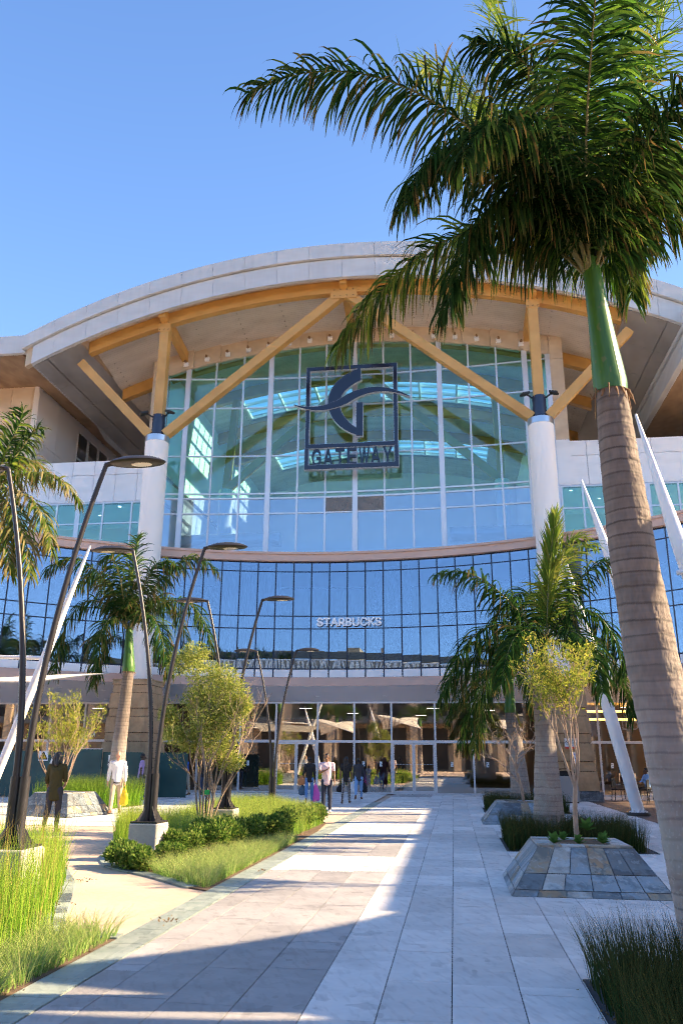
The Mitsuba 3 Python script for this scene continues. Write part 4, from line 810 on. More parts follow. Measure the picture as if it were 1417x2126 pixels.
FL=[(-12.84,20.0,8.92),[(-12.29,20.0,10.21),(-12.0,20.0,10.79),(-12.01,20.0,11.24)],[(-11.94,20.2,10.13),(-11.78,20.4,10.95),(-11.67,20.5,10.84)],[(-11.75,20.0,9.45),(-10.84,19.9,9.52),(-9.89,19.8,8.32)],[(-11.72,19.6,8.74),(-10.63,19.3,8.46),(-10.14,19.1,6.67)],[(-11.85,19.4,8.4),(-10.94,19.0,7.84),(-10.51,18.8,6.04)],[(-12.11,19.4,8.28),(-11.42,18.9,7.83),(-11.01,18.7,6.09)],[(-13.34,20.0,9.38),(-14.58,20.0,9.72),(-15.08,20.0,8.29)],[(-12.93,19.7,8.82),(-13.34,19.3,8.43),(-13.15,19.0,6.72)],[(-12.7,20.8,9.94),(-12.73,21.8,10.79),(-12.13,22.4,9.87)]]
def frond(base, ctl, n, L, w, pal, seed, brown=.12, sag=1.0, fan=1.0):
    """one pinnate frond: (rachis mesh, leaflet mesh)"""
    r = np.random.RandomState(seed); c = bez([base, *ctl], 40); m = 40
    Tn = np.gradient(c, axis=0); ln = np.linalg.norm(Tn, axis=1); arc = np.cumsum(ln); arc = arc / arc[-1]; Tn /= ln[:, None]
    S = np.cross(Tn, [0, 0, 1.0]); sn = np.linalg.norm(S, axis=1, keepdims=True); S = np.where(sn < .25, np.array([[.8, -.6, 0]]), S); S /= np.linalg.norm(S, axis=1, keepdims=True); U = np.cross(S, Tn)
    ra = MB().tube(c[::3], np.linspace(w * 1.1, w * .12, len(c[::3])), 6)
    k = 2 * n; t = np.repeat(np.linspace(.13, .995, n), 2) + r.uniform(-.004, .004, k); side = np.tile([-1, 1], n)
    f = lambda A: np.stack([np.interp(t, arc, A[:, i]) for i in range(3)], 1)
    P, TT, SS, UU = f(c), f(Tn), f(S), f(U)
    b = r.choice([-.35, .15, .6], k) + r.normal(0, .18, k); fw = .35 + .55 * t + r.normal(0, .10, k)
    d = SS * (side * np.cos(b) * fan)[:, None] + fan * UU * np.sin(b)[:, None] + TT * (fw + (1 - fan))[:, None]; d /= np.linalg.norm(d, axis=1, keepdims=True)
    LL = L * np.clip(np.sin(PI * (.16 + .72 * t)), .40, 1) ** .8 * r.uniform(.8, 1.12, k); br = r.rand(k) < brown
    W = w * 1.5 * r.uniform(.75, 1.2, k); steps = 6; g = sag * r.uniform(.65, 1.5, k); V, C = [], []
    wd = np.cross(d, UU + r.normal(0, .35, (k, 3))); wd /= np.linalg.norm(wd, axis=1, keepdims=True)
    pal = np.asarray(pal); col = pal[r.randint(0, len(pal), k)] * r.uniform(.75, 1.25, (k, 1)); tipc = np.array([.22, .13, .05]); q = P.copy()
    for i in range(steps):
        s = i / (steps - 1); ww = (W * (np.sin(PI * (.18 + .80 * s)) ** .7))[:, None] * wd / 2
        V += [q - ww, q + ww]; bb = np.where(br, np.clip((s - .35) * 1.6, 0, 1), np.clip((s - .85) * 2.5, 0, .5))[:, None]
        C += [col * (1 - bb) + tipc * bb] * 2
        d = d + np.array([0, 0, -1.0]) * (g * (.20 + .50 * s))[:, None] + r.normal(0, .035, (k, 3)); d /= np.linalg.norm(d, axis=1, keepdims=True)
        q = q + d * (LL / (steps - 1))[:, None]
        wd = wd - d * (wd * d).sum(1, keepdims=True); wd /= np.linalg.norm(wd, axis=1, keepdims=True) + 1e-9
    V = np.stack(V, 1); C = np.stack(C, 1); mm = V.shape[1]
    F = np.array([[2 * i, 2 * i + 1, 2 * i + 3, 2 * i + 2] for i in range(steps - 1)]); F = np.vstack([F[:, [0, 1, 2]], F[:, [0, 2, 3]]])
    F = (F[None] + (np.arange(k) * mm)[:, None, None]).reshape(-1, 3)
    return ra, MB().add(V.reshape(-1, 3), F, C.reshape(-1, 3))
PGREEN = [(.018, .052, .012), (.026, .070, .016), (.036, .088, .019), (.026, .060, .018), (.05, .10, .022)]
PYEL = [(.16, .24, .03), (.22, .29, .04), (.12, .20, .03), (.28, .30, .06)]
PGL = [(.07, .17, .02), (.10, .22, .03), (.13, .24, .03)]
PDRY = [(.09, .13, .03), (.16, .18, .04), (.24, .22, .08), (.30, .25, .12), (.12, .17, .03)]
def palm(label, path, radii, shaft, data, n, L, w, seed, pal=PGREEN, special={}, brown=.12, group=None, sag=1.0, nr=24):
    t = thing('palm_tree', label, 'palm tree')
    path = np.asarray(path, float); zz = np.linspace(path[0][2], path[-1][2], 90)
    px = np.interp(zz, path[:, 2], path[:, 0]); py = np.interp(zz, path[:, 2], path[:, 1]); pr = np.interp(zz, path[:, 2], radii)
    ang = np.arange(nr) * 2 * PI / nr; ring = 1 + .012 * np.sin(zz * 38 + np.sin(zz * 9)) + .012 * meshkit.noise(np.c_[zz * 9, zz * 0, zz * 0 + seed])
    wob = meshkit.fbm(np.stack([np.cos(ang)[None] * 1.3 + zz[:, None] * 0, np.sin(ang)[None] * 1.3 + zz[:, None] * 0, zz[:, None] * 2.2 + ang[None] * 0], -1), 3, seed)
    R = pr[:, None] * ring[:, None] * (1 + .10 * (wob - .5))
    V = np.stack([px[:, None] + R * np.cos(ang), py[:, None] + R * np.sin(ang), np.repeat(zz[:, None], nr, 1)], -1).reshape(-1, 3)
    i, j = np.meshgrid(np.arange(89), np.arange(nr), indexing='ij'); F = np.stack([i * nr + j, i * nr + (j + 1) % nr, (i + 1) * nr + (j + 1) % nr, (i + 1) * nr + j], -1).reshape(-1, 4)
    obj('trunk', MB().add(V, F), 'palm_bark', t, smooth=True)
    if shaft:
        (x, y, z0), (x1, y1, z1), r0_, r1_ = shaft; prof = [(0, 1.0), (.06, 1.06), (.16, 1.03), (.35, .90), (.6, .78), (.85, .70), (1, .66)]; k = 20; rows = []
        for s in np.linspace(0, 1, 16):
            rr = r0_ * np.interp(s, [q[0] for q in prof], [q[1] for q in prof]) * (1 - s) + r1_ * np.interp(s, [q[0] for q in prof], [q[1] for q in prof]) / .66 * s
            rows.append([(x + (x1 - x) * s + rr * math.cos(a), y + (y1 - y) * s + rr * math.sin(a), z0 + (z1 - z0) * s) for a in np.arange(k) * 2 * PI / k])
        i, j = np.meshgrid(np.arange(15), np.arange(k), indexing='ij'); F = np.stack([i * k + j, i * k + (j + 1) % k, (i + 1) * k + (j + 1) % k, (i + 1) * k + j], -1).reshape(-1, 4)
        obj('crownshaft', MB().add(np.array(rows).reshape(-1, 3), F), 'crownshaft', t, smooth=True)
        rr_ = random.Random(seed); hk = MB()
        for i in range(16):
            a = i * .4; p = np.array([x + r0_ * .97 * math.cos(a), y + r0_ * .97 * math.sin(a), z0 - .01]); hk.tube([p, p + [.03 * math.cos(a), .03 * math.sin(a), rr_.uniform(-.07, .04)], p + [.05 * math.cos(a), .05 * math.sin(a), rr_.uniform(-.18, .02)]], [.012, .008, .003], 5)
        obj('husk_fibre', hk, 'husk', t, kind='stuff')
    base = np.array(data[0])
    for i, c in enumerate(data[1:]):
        d = np.array(c[0]) - base; d[2] = 0; d = d / (np.linalg.norm(d) + 1e-6); b0 = base + d * w * 3 + [0, 0, -.1]
        p, fw, sg = special.get(i, (pal, brown, sag)); ra, lf = frond(b0, c, n, L, w, p, seed * 40 + i, fw, sg, .45 if sg < .3 else 1.0)
        k = obj('frond', lf, 'leaf', t); obj('rachis', ra, 'rachis', k)
palm('tall royal palm at front right with a fat ringed trunk and bright green crownshaft', [(1.82, 6.7, 0), (1.76, 6.7, .7), (1.69, 6.7, 1.4), (1.57, 6.7, 2.5), (1.51, 6.7, 3.4), (1.48, 6.7, 4.3), (1.475, 6.7, 4.74)], [.225, .212, .206, .200, .182, .152, .123], ((1.475, 6.7, 4.73), (1.40, 6.7, 6.08), .138, .075), BIG, 175, .72, .0175, 1, pal=[(.016, .046, .011), (.024, .062, .014), (.032, .075, .018), (.03, .06, .02), (.045, .085, .02)], sag=1.35, special={0: (PGREEN + PDRY[:1], .35, 1.0), 1: (PGREEN[2:] + PYEL, .25, 1.3), 2: (PYEL, .05, .35), 3: (PGREEN + PGL, .1, 1.0), 4: (PYEL[:3] + PGL, .05, .7), 5: (PGREEN + PGL, .2, 1.3), 6: (PGL, .1, 1.1), 12: (PGL, .1, 1.2), 13: (PGL + PYEL[:1], .1, 1.1), 7: (PYEL[:2] + PGREEN, .1, 1.2), 14: (PYEL[:1] + PGREEN, .05, .5), 16: (PYEL, .05, .5), 17: (PYEL, .05, .5)}, nr=40)
palm('mid right palm with a bright spear leaf, its trunk rising behind the near slate planter', [(1.88, 18.3, 0), (1.92, 18.3, .6), (1.95, 18.3, 2.1), (1.92, 18.3, 3.27)], [.35, .31, .21, .175], ((1.92, 18.3, 3.25), (2.03, 18.3, 4.27), .17, .11), RP, 95, .74, .024, 2, special={7: (PYEL, 0, .15), 8: (PYEL, 0, .5), 12: (PYEL, 0, .4)})
palm('left palm in front of the left stone pillar, trunk half in the sun', [(-11.66, 28, 0), (-11.60, 28, 1.2), (-11.48, 28, 3.6), (-11.44, 28, 4.58)], [.34, .28, .20, .19], ((-11.44, 28, 4.56), (-11.56, 28, 6.2), .215, .12), LP, 95, 1.0, .032, 3, pal=PGREEN + [(.07, .11, .03)], brown=.3, special={4: (PYEL[:2] + PGREEN, .05, .4)})
palm('far right palm near the doors, half hidden by the mid palm', [(2.20, 29.5, 0), (2.2, 29.5, .8), (2.12, 29.5, 2.3), (2.01, 29.5, 3.2)], [.37, .32, .24, .20], ((2.00, 29.5, 3.18), (2.06, 29.5, 4.5), .19, .12), P3, 70, .85, .032, 4, pal=PGREEN + [(.12, .15, .03)], brown=.25)
palm('palm at the left edge with sunlit yellowish drooping fronds', [(-13.2, 20, 0), (-13.1, 20, 3), (-12.95, 20, 6.6)], [.36, .28, .22], ((-12.95, 20, 6.58), (-12.86, 20, 8.8), .23, .13), FL, 75, .85, .034, 5, pal=PDRY + [(.07, .13, .02)], brown=.35, special={0: (PYEL[:3] + PGREEN, .1, .4), 1: (PGREEN + PYEL[:2], .1, .6)})
# ------------------------------------------------------------------ lamps
def lamp(x, y, zb, zh, label, side=.60, rz=0.0):
    t = thing('street_lamp', label, 'street lamp', None)
    h = zb - .03
    obj('footing', place(man(rbox(side, side, h, .035)), (x, y, 0), rz), 'concrete', t, smooth=40)
    pl = obj('base_plate', place(MB().box(-.24, .24, -.24, .24, h, h + .025).mesh(), (x, y, 0), rz), 'lamp_metal', t)
    for a in range(4):
        q = (x + .19 * math.cos(a * PI / 2 + PI / 4) * 1.2, y + .19 * math.sin(a * PI / 2 + PI / 4) * 1.2)
        obj('bolt', MB().lathe([(.02, h + .025), (.02, h + .05), (.008, h + .05), (.008, h + .08), (0, h + .08)], (*q, 0), 8), 'lamp_metal', pl)
        d = np.array([math.cos(a * PI / 2 + PI / 4), math.sin(a * PI / 2 + PI / 4), 0]); n = np.array([-d[1], d[0], 0]) * .006; c0 = np.array([x, y, h + .025])
        P = [c0 + d * .06, c0 + d * .24, c0 + d * .07 + [0, 0, .26]]; obj('gusset', MB().add([p + s * n for s in (-1, 1) for p in P], [[0, 1, 2], [3, 5, 4], [0, 3, 4], [0, 4, 1], [1, 4, 5], [1, 5, 2], [2, 5, 3], [2, 3, 0]]), 'lamp_metal', t)
    H = zh - zb
    for s in (-1, 1):
        sl = obj('sleeve', MB().tube([(x + s * .055, y, h + .02), (x + s * .06, y, h + .80)], [.062, .062], 16), 'lamp_metal', t, smooth=40)
        cs = np.array([(x + s * (.06 + .64 * u ** 1.85), y, zb + .70 + (H - .70) * u) for u in np.linspace(0, 1, 18)])
        obj('pole', MB().tube(cs, np.linspace(.044, .030, len(cs)), 14), 'lamp_metal', t, smooth=40)
        hx = x + s * .70
        n = 20; prof = []
        top, bot = [], []
        a = np.arange(n) * 2 * PI / n
        mb = MB(); rows = []
        for r_, dz in ((0.02, .085), (.35, .080), (.65, .060), (.88, .028), (1.0, 0.0), (.93, -.022), (.6, -.030), (.02, -.032)):
            rows.append([(hx + s * .43 + .40 * r_ * math.cos(q), y + .17 * r_ * math.sin(q), zh + .02 + dz * (1 + .25 * s * -math.cos(q) * 0)) for q in a])
        i, j = np.meshgrid(np.arange(7), np.arange(n), indexing='ij'); F = np.stack([(i + 1) * n + j, (i + 1) * n + (j + 1) % n, i * n + (j + 1) % n, i * n + j], -1).reshape(-1, 4)
        mb.add(np.array(rows).reshape(-1, 3), F); mb.tube([(hx - s * .01, y, zh), (hx + s * .10, y, zh + .025)], [.036, .03], 10)
        hd = obj('lamp_head', mb, 'lamp_metal', t, smooth=50)
        obj('lens', MB().extrude(Point(0, 0).buffer(1, 6), lambda u, v: (hx + s * .50 + .14 * u, y + .075 * v, zh - .008), (0, 0, -.008)), 'lens', hd)
lamp(-5.20, 9.66, .645, 5.40, 'nearest double lamp, on the concrete block in the front left reeds', .56)
lamp(-5.21, 14.20, .605, 5.40, 'second double lamp, its concrete block at the left tip of the middle bed', .52, -.06)
lamp(-5.30, 19.4, .54, 5.40, 'third double lamp, its concrete block just right of the bushy tree stems', .54)
lamp(-6.0, 27.7, .27, 5.2, 'farthest double lamp, standing behind the meadow grass before the doors')
# ------------------------------------------------------------------ masts and sails
def mast(pts, rad, label, strut=None, base=True, stub=None):
    t = thing('sail_mast', label, 'mast')
    c = np.asarray(pts, float); n = 16; P = np.linspace(c[0], c[-1], n)
    obj('pole', MB().tube(P, np.interp(np.linspace(0, 1, n), np.linspace(0, 1, len(rad)), rad), 20), 'mast_white', t, smooth=40)
    if base:
        x, y, z = c[0]
        obj('foot', MB().lathe([(0, .10), (.34, .10), (.36, .07), (.36, 0)], (x, y, 0), 28), 'lamp_metal', t)
        k = obj('foot_plate', MB().lathe([(0, .125), (.28, .125), (.28, .10)], (x, y, 0), 28), 'mast_white', t)
        for i in range(8): obj('bolt', MB().lathe([(.02, .12), (.02, .165), (0, .165)], (x + .22 * math.cos(i * PI / 4), y + .22 * math.sin(i * PI / 4), 0), 8), 'steel', k)
    for s in strut or []: obj('strut', MB().tube([s[0], s[1]], [s[2], s[2] * .8], 14), 'mast_white', t, smooth=40)
    return t
mast([(5.62, 27.6, .1), (3.95, 27.2, 8.0)], [.19, .20, .19, .05], 'white leaning mast with a black foot, right of the mid palm', [((4.85, 27.45, 3.75), (5.25, 27.3, 4.6), .13)])
mast([(6.6, 24, 0.1), (4.14, 24, 9.83)], [.14, .22, .20, .02], 'white mast whose pointed tip shows left of the big palm trunk')
mast([(6.95, 20, .1), (4.95, 20, 10.2)], [.15, .19, .19, .03], 'white mast leaning right of the big palm trunk', [((5.5, 20, 6.0), (7.6, 19, 5.95), .07), ((5.6, 20, 5.45), (7.8, 19.5, 5.2), .08)])
mast([(-11.75, 20, .1), (-9.55, 20, 7.1)], [.10, .115, .11, .03], 'white leaning mast at left behind the nearest lamp', [((-10.47, 20, 4.10), (-13.2, 20.5, 4.25), .055)])
def sail(corners, label, sagc=.16, n=14, dip=0.5):
    """a tensioned membrane with inward-curved edges"""
    c = np.asarray(corners, float); ce = c.mean(0); m = len(c); V = [ce + [0, 0, -dip * 0]]; edge = []
    for i in range(m):
        a, b = c[i], c[(i + 1) % m]
        for k in range(n):
            t = k / n; p = a * (1 - t) + b * t; edge.append(p + (ce - p) * sagc * 4 * t * (1 - t))
    edge = np.array(edge); K = 6; rings = [ce + (edge - ce) * (j / K) + np.array([0, 0, dip]) * (1 - (j / K) ** 2) for j in range(1, K + 1)]
    V = np.vstack([[ce + [0, 0, dip]], *rings]); q = len(edge); F = [[0, 1 + i, 1 + (i + 1) % q] for i in range(q)]
    for j in range(K - 1):
        for i in range(q): F += [[1 + j * q + i, 1 + (j + 1) * q + i, 1 + (j + 1) * q + (i + 1) % q], [1 + j * q + i, 1 + (j + 1) * q + (i + 1) % q, 1 + j * q + (i + 1) % q]]
    t = thing('shade_sail', label, 'shade sail'); obj('membrane', (V, np.array(F)), 'sail_cloth', t, smooth=True)
    mb = MB()
    for i in range(m): mb.tube(np.vstack([edge[i * n:(i + 1) * n], edge[((i + 1) * n) % q]]), [.014] * (n + 1), 6)
    obj('edge_cable', mb, 'steel', t); return t
sail([(-10.7, 20.1, 3.50), (-9.35, 21.5, 3.85), (-14.5, 25, 4.05), (-14.6, 20.6, 3.55)], 'pale shade sail seen nearly edge on at left, tied to the left mast', .10, 10, .06)
sail([(-11.7, 19.9, 3.6), (-14.4, 16.5, 4.5), (-15.5, 20.5, 3.8)], 'cream underside of a shade sail at the left edge of the view', .10, 10, .15)
off = lambda g, z: (g[0] + SUN[0] / SUN[2] * z, g[1] + SUN[1] / SUN[2] * z, z)
sail([off((-3.9, 6.62), 6.0), off((-.55, 10.3), 6.6), off((6, 10.5), 6.8), off((6, 2.0), 6.4), off((-.6, 5.85), 6.0)], 'shade sail over the right of the plaza, outside the view', .10, 16, .2)
sail([off((-4.2, 5.9), 5.4), off((-.3, 6.1), 5.9), off((6, 3), 6), off((-2, -2), 5.6)], 'shade sail nearest the viewer, outside the view', .06, 14, .2)
ab = thing('arcade', 'low cream arcade along the right side of the plaza, outside the view', 'building')
obj('roof', MB().box(10.75, 19, 11.6, 33.0, 6.75, 7.0), 'pale_wall', ab); obj('roof_edge', MB().box(10.70, 10.76, 11.6, 33.0, 6.6, 7.06), 'fascia', ab)
for y in np.arange(12.5, 33, 5): obj('pier', MB().box(11.3, 12.0, y - .35, y + .35, 0, 6.75), 'sandstone', ab)
obj('back_wall', MB().box(18.6, 18.9, 11.6, 33, 0, 6.75), 'tan_wall', ab)
cl_ = thing('curved_canopy', 'cream panelled canopy edge at the right border of the view', 'canopy')
for i in range(5):
    z0 = 3.25 + i * .50
    obj('panel', MB().add([(x, y, z) for x, y in ((6.18 + .03 * i, 20.6), (10.5, 19.4)) for z in (z0, z0 + .49)] + [(x, y + .12, z) for x, y in ((6.18 + .03 * i, 20.6), (10.5, 19.4)) for z in (z0, z0 + .49)], [[0, 1, 3], [0, 3, 2], [4, 6, 7], [4, 7, 5], [1, 5, 7], [1, 7, 3], [0, 2, 6], [0, 6, 4], [0, 4, 5], [0, 5, 1], [2, 3, 7], [2, 7, 6]]), 'pale_wall', cl_)
# ------------------------------------------------------------------ signs
def stroke(pts, w):  # variable-width ribbon polygon in sign units
    p = np.asarray(pts, float); t = np.gradient(p, axis=0); t /= np.linalg.norm(t, axis=1, keepdims=True); n = np.c_[-t[:, 1], t[:, 0]]; w = np.broadcast_to(w, (len(p),))[:, None] / 2
    return Polygon(np.vstack([p + n * w, (p - n * w)[::-1]])).buffer(0)
t = thing('entrance_sign', 'big dark blue square frame sign with curved emblem and centre name on the glass wall', 'sign')
YS = 40.55
sf = lambda x, z: (x, YS, z)
sx0, sx1, sz0, sz1 = -7.47, -2.42, 16.55, 22.65
def part(name, pg, y=0.0, d=.24, par=t):
    k = obj(name, MB().extrude(pg, lambda u, v: (u, YS - y, v), (0, -d, 0)), 'navy_sign', par)
    obj('edge_trim', MB().extrude(pg.buffer(.022, join_style=2).difference(pg.buffer(-.005, join_style=2)), lambda u, v: (u, YS - y + .02, v), (0, -d + .012, 0)), 'sign_edge', k); return k
fr = sbox(sx0, sz0 + 1.22, sx1, sz1).difference(sbox(sx0 + .20, sz0 + 1.44, sx1 - .20, sz1 - .22)); part('upper_frame', fr)
fr2 = sbox(sx0 - .02, sz0, sx1 + .02, sz0 + 1.20).difference(sbox(sx0 + .18, sz0 + .24, sx1 - .18, sz0 + 1.201)); part('lower_frame', fr2)
S = lambda u, v: (sx0 + u * (sx1 - sx0), sz0 + v * (sz1 - sz0))   # 0..1 across the sign
outer = bez([S(.60, .965), S(.10, .84), S(.16, .42), S(.575, .305)], 24); inner = bez([S(.575, .365), S(.34, .50), S(.26, .72), S(.61, .845)], 20)
part('emblem_arc', Polygon(np.vstack([outer, inner])).buffer(0), .05, .22)
part('emblem_stem', sbox(*S(.555, .30), *S(.625, .625)), .03, .22)
wv = np.vstack([bez([S(-.13, .625), S(.05, .56), S(.25, .56), S(.45, .655)], 14)[:-1], bez([S(.45, .655), S(.70, .79), S(.95, .74), S(1.13, .655)], 16)])
part('emblem_wave', stroke(wv, np.r_[np.linspace(.02, .46, 14), np.linspace(.44, .03, 15)]), .10, .24)
def txt(s, h, bold=False, d=.02): m = meshkit.text_mesh(s, h, d, bold); return np.array(m.vertices), np.array(m.faces)
for i, ch in enumerate('GATEWAY'):
    v, f = txt(ch, .92, True, .14); v[:, 0] -= v[:, 0].min(); v[:, 0] *= .50 / v[:, 0].max(); x = sx0 + .36 + i * .645
    if ch == 'W': v[:, 0] *= 1.12
    obj('letter', (np.c_[v[:, 0] + x, YS - .02 - v[:, 2], v[:, 1] + sz0 + .25], f), 'navy_sign', t)
for x in (sx0 + .7, sx1 - .7):
    for z in (sz0 + .1, sz1 - .1): obj('fixing_bracket', MB().box(x - .05, x + .05, YS, cy(x) - .1, z - .05, z + .05), 'steel', t)
t = thing('shop_sign', 'white raised capital letters of the coffee shop name on the curved blue glass band', 'sign')
word = 'STARBUCKS'; v0, f0 = txt(word, .40, True, .05); x0t = v0[:, 0].min(); wt = v0[:, 0].max() - x0t; sc = 3.28 / wt; pos = 0.0
for i, ch in enumerate(word):
    a = txt(word[:i + 1], .40, True)[0][:, 0].max() if True else 0
    v, f = txt(ch, .40, True, .06); cwid = v[:, 0].max() - v[:, 0].min(); v[:, 0] -= v[:, 0].min(); xs0 = -6.68 + (a - x0t - cwid) * sc; an = math.asin((xs0 + cwid * sc / 2 - CX) / (RB - .22)); bx_, by_ = arcp(RB - .14, an); tn = np.array([math.cos(an), -math.sin(an)]); nn = np.array([-math.sin(an), -math.cos(an)])
    v = np.vstack([v - [.011, 0, 0], v + [.011, .006, .002]]); f = np.vstack([f, f + len(v) // 2]); u = (v[:, 0] - cwid / 2) * sc
    obj('letter', (np.c_[bx_ + u * tn[0] + v[:, 2] * nn[0], by_ + u * tn[1] + v[:, 2] * nn[1], v[:, 1] + 8.07], f), 'white_letter', t)
obj('rail', arc_bar(MB(), -6.7, -3.4, 40.42, 40.45, lambda x: 8.18, lambda x: 8.22), 'steel', t)
def flat_text(s, h, x, y, z, m, par=None, name='letter', w=None):
    v, f = txt(s, h, False, .01); v[:, 0] -= v[:, 0].min()
    if w: v[:, 0] *= w / v[:, 0].max()
    return obj(name, (np.c_[v[:, 0] + x, y - v[:, 2], v[:, 1] + z], f), m, par)
t = thing('shop_sign', 'small white shop lettering on the dark glass left of the left pillar', 'sign')
for i, ch in enumerate('TOM'): flat_text(ch, .26, -19.15 + .27 * i, YG - .06, 2.62, 'white_letter', t)
t = thing('shop_sign', 'thin outlined restaurant lettering on the dark glass at far right', 'sign')
for i, ch in enumerate('DDO'): flat_text(ch, .42, 8.0 + .42 * i, YG - .06, 3.02, 'louvre', t)
t = thing('notice_sign', 'small white no smoking notice with a red strip on the right pillar', 'sign')
obj('board', MB().box(4.62, 5.10, 36.03, 36.05, 2.13, 2.50), 'white_board', t); obj('strip', MB().box(4.62, 5.10, 36.024, 36.029, 2.08, 2.16), 'red_paint', t)
g = Point(4.73, 2.33).buffer(.085).difference(Point(4.73, 2.33).buffer(.065)).union(LineString([(4.67, 2.39), (4.79, 2.27)]).buffer(.011)); obj('symbol', MB().extrude(g, lambda u, v: (u, 36.029, v), (0, -.004, 0)), 'black_matte', t)
flat_text('NO SMOKING', .04, 4.84, 36.028, 2.40, 'black_matte', t, w=.24)
for i in range(4): obj('text_line', MB().box(4.84, 5.07 - .03 * (i % 2), 36.026, 36.029, 2.22 + .04 * i, 2.235 + .04 * i), 'hoard_green', t)
t = thing('notice_sign', 'small white notice with blue print below the no smoking notice', 'sign')
obj('board', MB().box(4.80, 5.06, 35.97, 35.99, 1.48, 1.95), 'white_board', t)
for i in range(7): obj('text_line', MB().box(4.83, 5.02 - .03 * (i % 3), 35.965, 35.969, 1.53 + .05 * i, 1.552 + .05 * i), 'cloth_blue', t)
# ------------------------------------------------------------------ hoarding, barrier, bin
t = thing('hoarding', 'dark green site hoarding of flat panels in front of the shops at left', 'hoarding')
for i, (a, b, z, y) in enumerate(((-22, -19.9, 1.84, 33.3), (-19.88, -17.6, 1.84, 33.3), (-17.58, -15.86, 1.80, 33.3), (-15.80, -14.35, 1.94, 33.0), (-14.33, -12.65, 1.80, 33.1), (-12.6, -11.2, 1.80, 34.6))):
    k = obj('panel', MB().box(a, b, y, y + .05, .03, z), 'hoard_green', t)
    obj('cap_rail', MB().box(a, b, y - .012, y + .062, z, z + .03), 'sign_edge' if i == 3 else 'hoard_green', k); obj('post', MB().box(b - .04, b + .01, y - .03, y - .002, .02, z - .02), 'hoard_green' if i != 2 else 'white_board', k)
def warn(x, y, z, w, h, label):
    t = thing('warning_sign', label, 'sign')
    obj('board', MB().box(x - w / 2, x + w / 2, y - .02, y - .008, z - h / 2, z + h / 2), 'white_board', t)
    s = w * .40; tri = Polygon([(x - s, z - s * .75), (x + s, z - s * .75), (x, z + s * .95)])
    k = obj('triangle', MB().extrude(tri.buffer(.02), lambda u, v: (u, y - .021, v), (0, -.004, 0)), 'black_matte', t)
    obj('field', MB().extrude(tri.buffer(-.022), lambda u, v: (u, y - .026, v), (0, -.003, 0)), 'yellow_sign', k)
    obj('mark', MB().box(x - .018, x + .018, y - .034, y - .030, z - s * .25, z + s * .35).box(x - .018, x + .018, y - .034, y - .030, z - s * .55, z - s * .38), 'black_matte', k)
warn(-17.02, 33.3, 1.66, .42, .40, 'white board with a yellow warning triangle, left on the hoarding')
warn(-13.95, 33.1, 1.50, .26, .44, 'narrow white warning sign with a yellow triangle, beside the man in white')
t = thing('paper_sheet', 'torn white paper sheet hanging right of the left warning triangle', 'paper')
obj('sheet', MB().add([(-16.72, 33.26, 1.28), (-16.50, 33.25, 1.42), (-16.36, 33.22, 1.70), (-16.62, 33.24, 1.60), (-16.55, 33.17, 1.52)], [[0, 1, 4], [1, 2, 4], [2, 3, 4], [3, 0, 4]]), 'white_board', t)
t = thing('barrier_board', 'red and yellow striped upright barrier board at the left edge', 'barrier')
bx0, by0 = -20.6, 31.5
for i in range(7): obj('stripe', MB().add([(bx0 + u, by0 + v, z + .10 * (u > .1)) for u in (0, .20) for v in (0, .05) for z in (.06 + i * .22, .06 + i * .22 + .215)], BOXF), 'red_paint' if i % 2 else 'yellow_sign', t)
obj('foot', MB().box(bx0 - .12, bx0 + .32, by0 - .2, by0 + .25, 0, .06), 'black_matte', t)
t = thing('crate', 'orange box behind the striped barrier at the left edge', 'box')
obj('body', place(man(rbox(1.3, .8, 1.45, .05)), (-21.6, 33.0, 0)), 'orange_box', t, smooth=40); obj('lid', place(man(rbox(1.38, .88, .08, .03)), (-21.6, 33.0, 1.45)), 'orange_box', t)
t = thing('litter_bin', 'grey steel litter bin with an arched dark hood in front of the right pillar', 'bin')
bx_, by_ = 4.42, 34.9
obj('body', MB().add([(bx_ + sx * w, by_ + sy * .30, z) for sx in (-1, 1) for sy in (-1, 1) for w, z in ((.46, .05), (.40, 1.02))], BOXF), 'louvre', t)
obj('plinth', MB().box(bx_ - .42, bx_ + .42, by_ - .28, by_ + .28, 0, .05), 'black_matte', t)
an = np.linspace(0, PI, 13); hood = Polygon([(.50 * math.cos(a), .20 * math.sin(a)) for a in an] + [(.46 * math.cos(a), .155 * math.sin(a)) for a in an[::-1]])
obj('hood', MB().extrude(hood, lambda u, v: (bx_ + u, by_ + .36, 1.12 + v), (0, -.72, 0)), 'husk', t); obj('opening', MB().box(bx_ - .36, bx_ + .36, by_ - .24, by_ + .24, 1.02, 1.20), 'black_matte', t)
# ------------------------------------------------------------------ restaurant furniture in the right shade
def chair(x, y, rz, label):
    t = thing('chair', label, 'chair', 'dark cafe chairs at far right'); P = lambda m: place(m.mesh(), (x, y, 0), rz)
    obj('seat', P(MB().box(-.21, .21, -.21, .21, .43, .47)), 'black_matte', t); obj('backrest', P(MB().box(-.21, .21, .18, .215, .55, .90)), 'black_matte', t)
    for sx in (-1, 1):
        obj('leg', P(MB().tube([(sx * .20, -.22, 0), (sx * .18, -.18, .43)], [.015, .015], 6)), 'black_matte', t); obj('leg', P(MB().tube([(sx * .20, .24, 0), (sx * .19, .19, .47), (sx * .19, .21, .88)], [.015, .015, .013], 6)), 'black_matte', t)
def table(x, y, label):
    t = thing('cafe_table', label, 'table', 'cafe tables at far right')
    obj('tabletop', MB().lathe([(0, .75), (.38, .75), (.38, .72), (0, .72)], (x, y, 0), 20), 'husk', t); obj('leg', MB().lathe([(.04, .72), (.04, .05), (.25, .03), (.25, 0)], (x, y, 0), 12), 'black_matte', t)
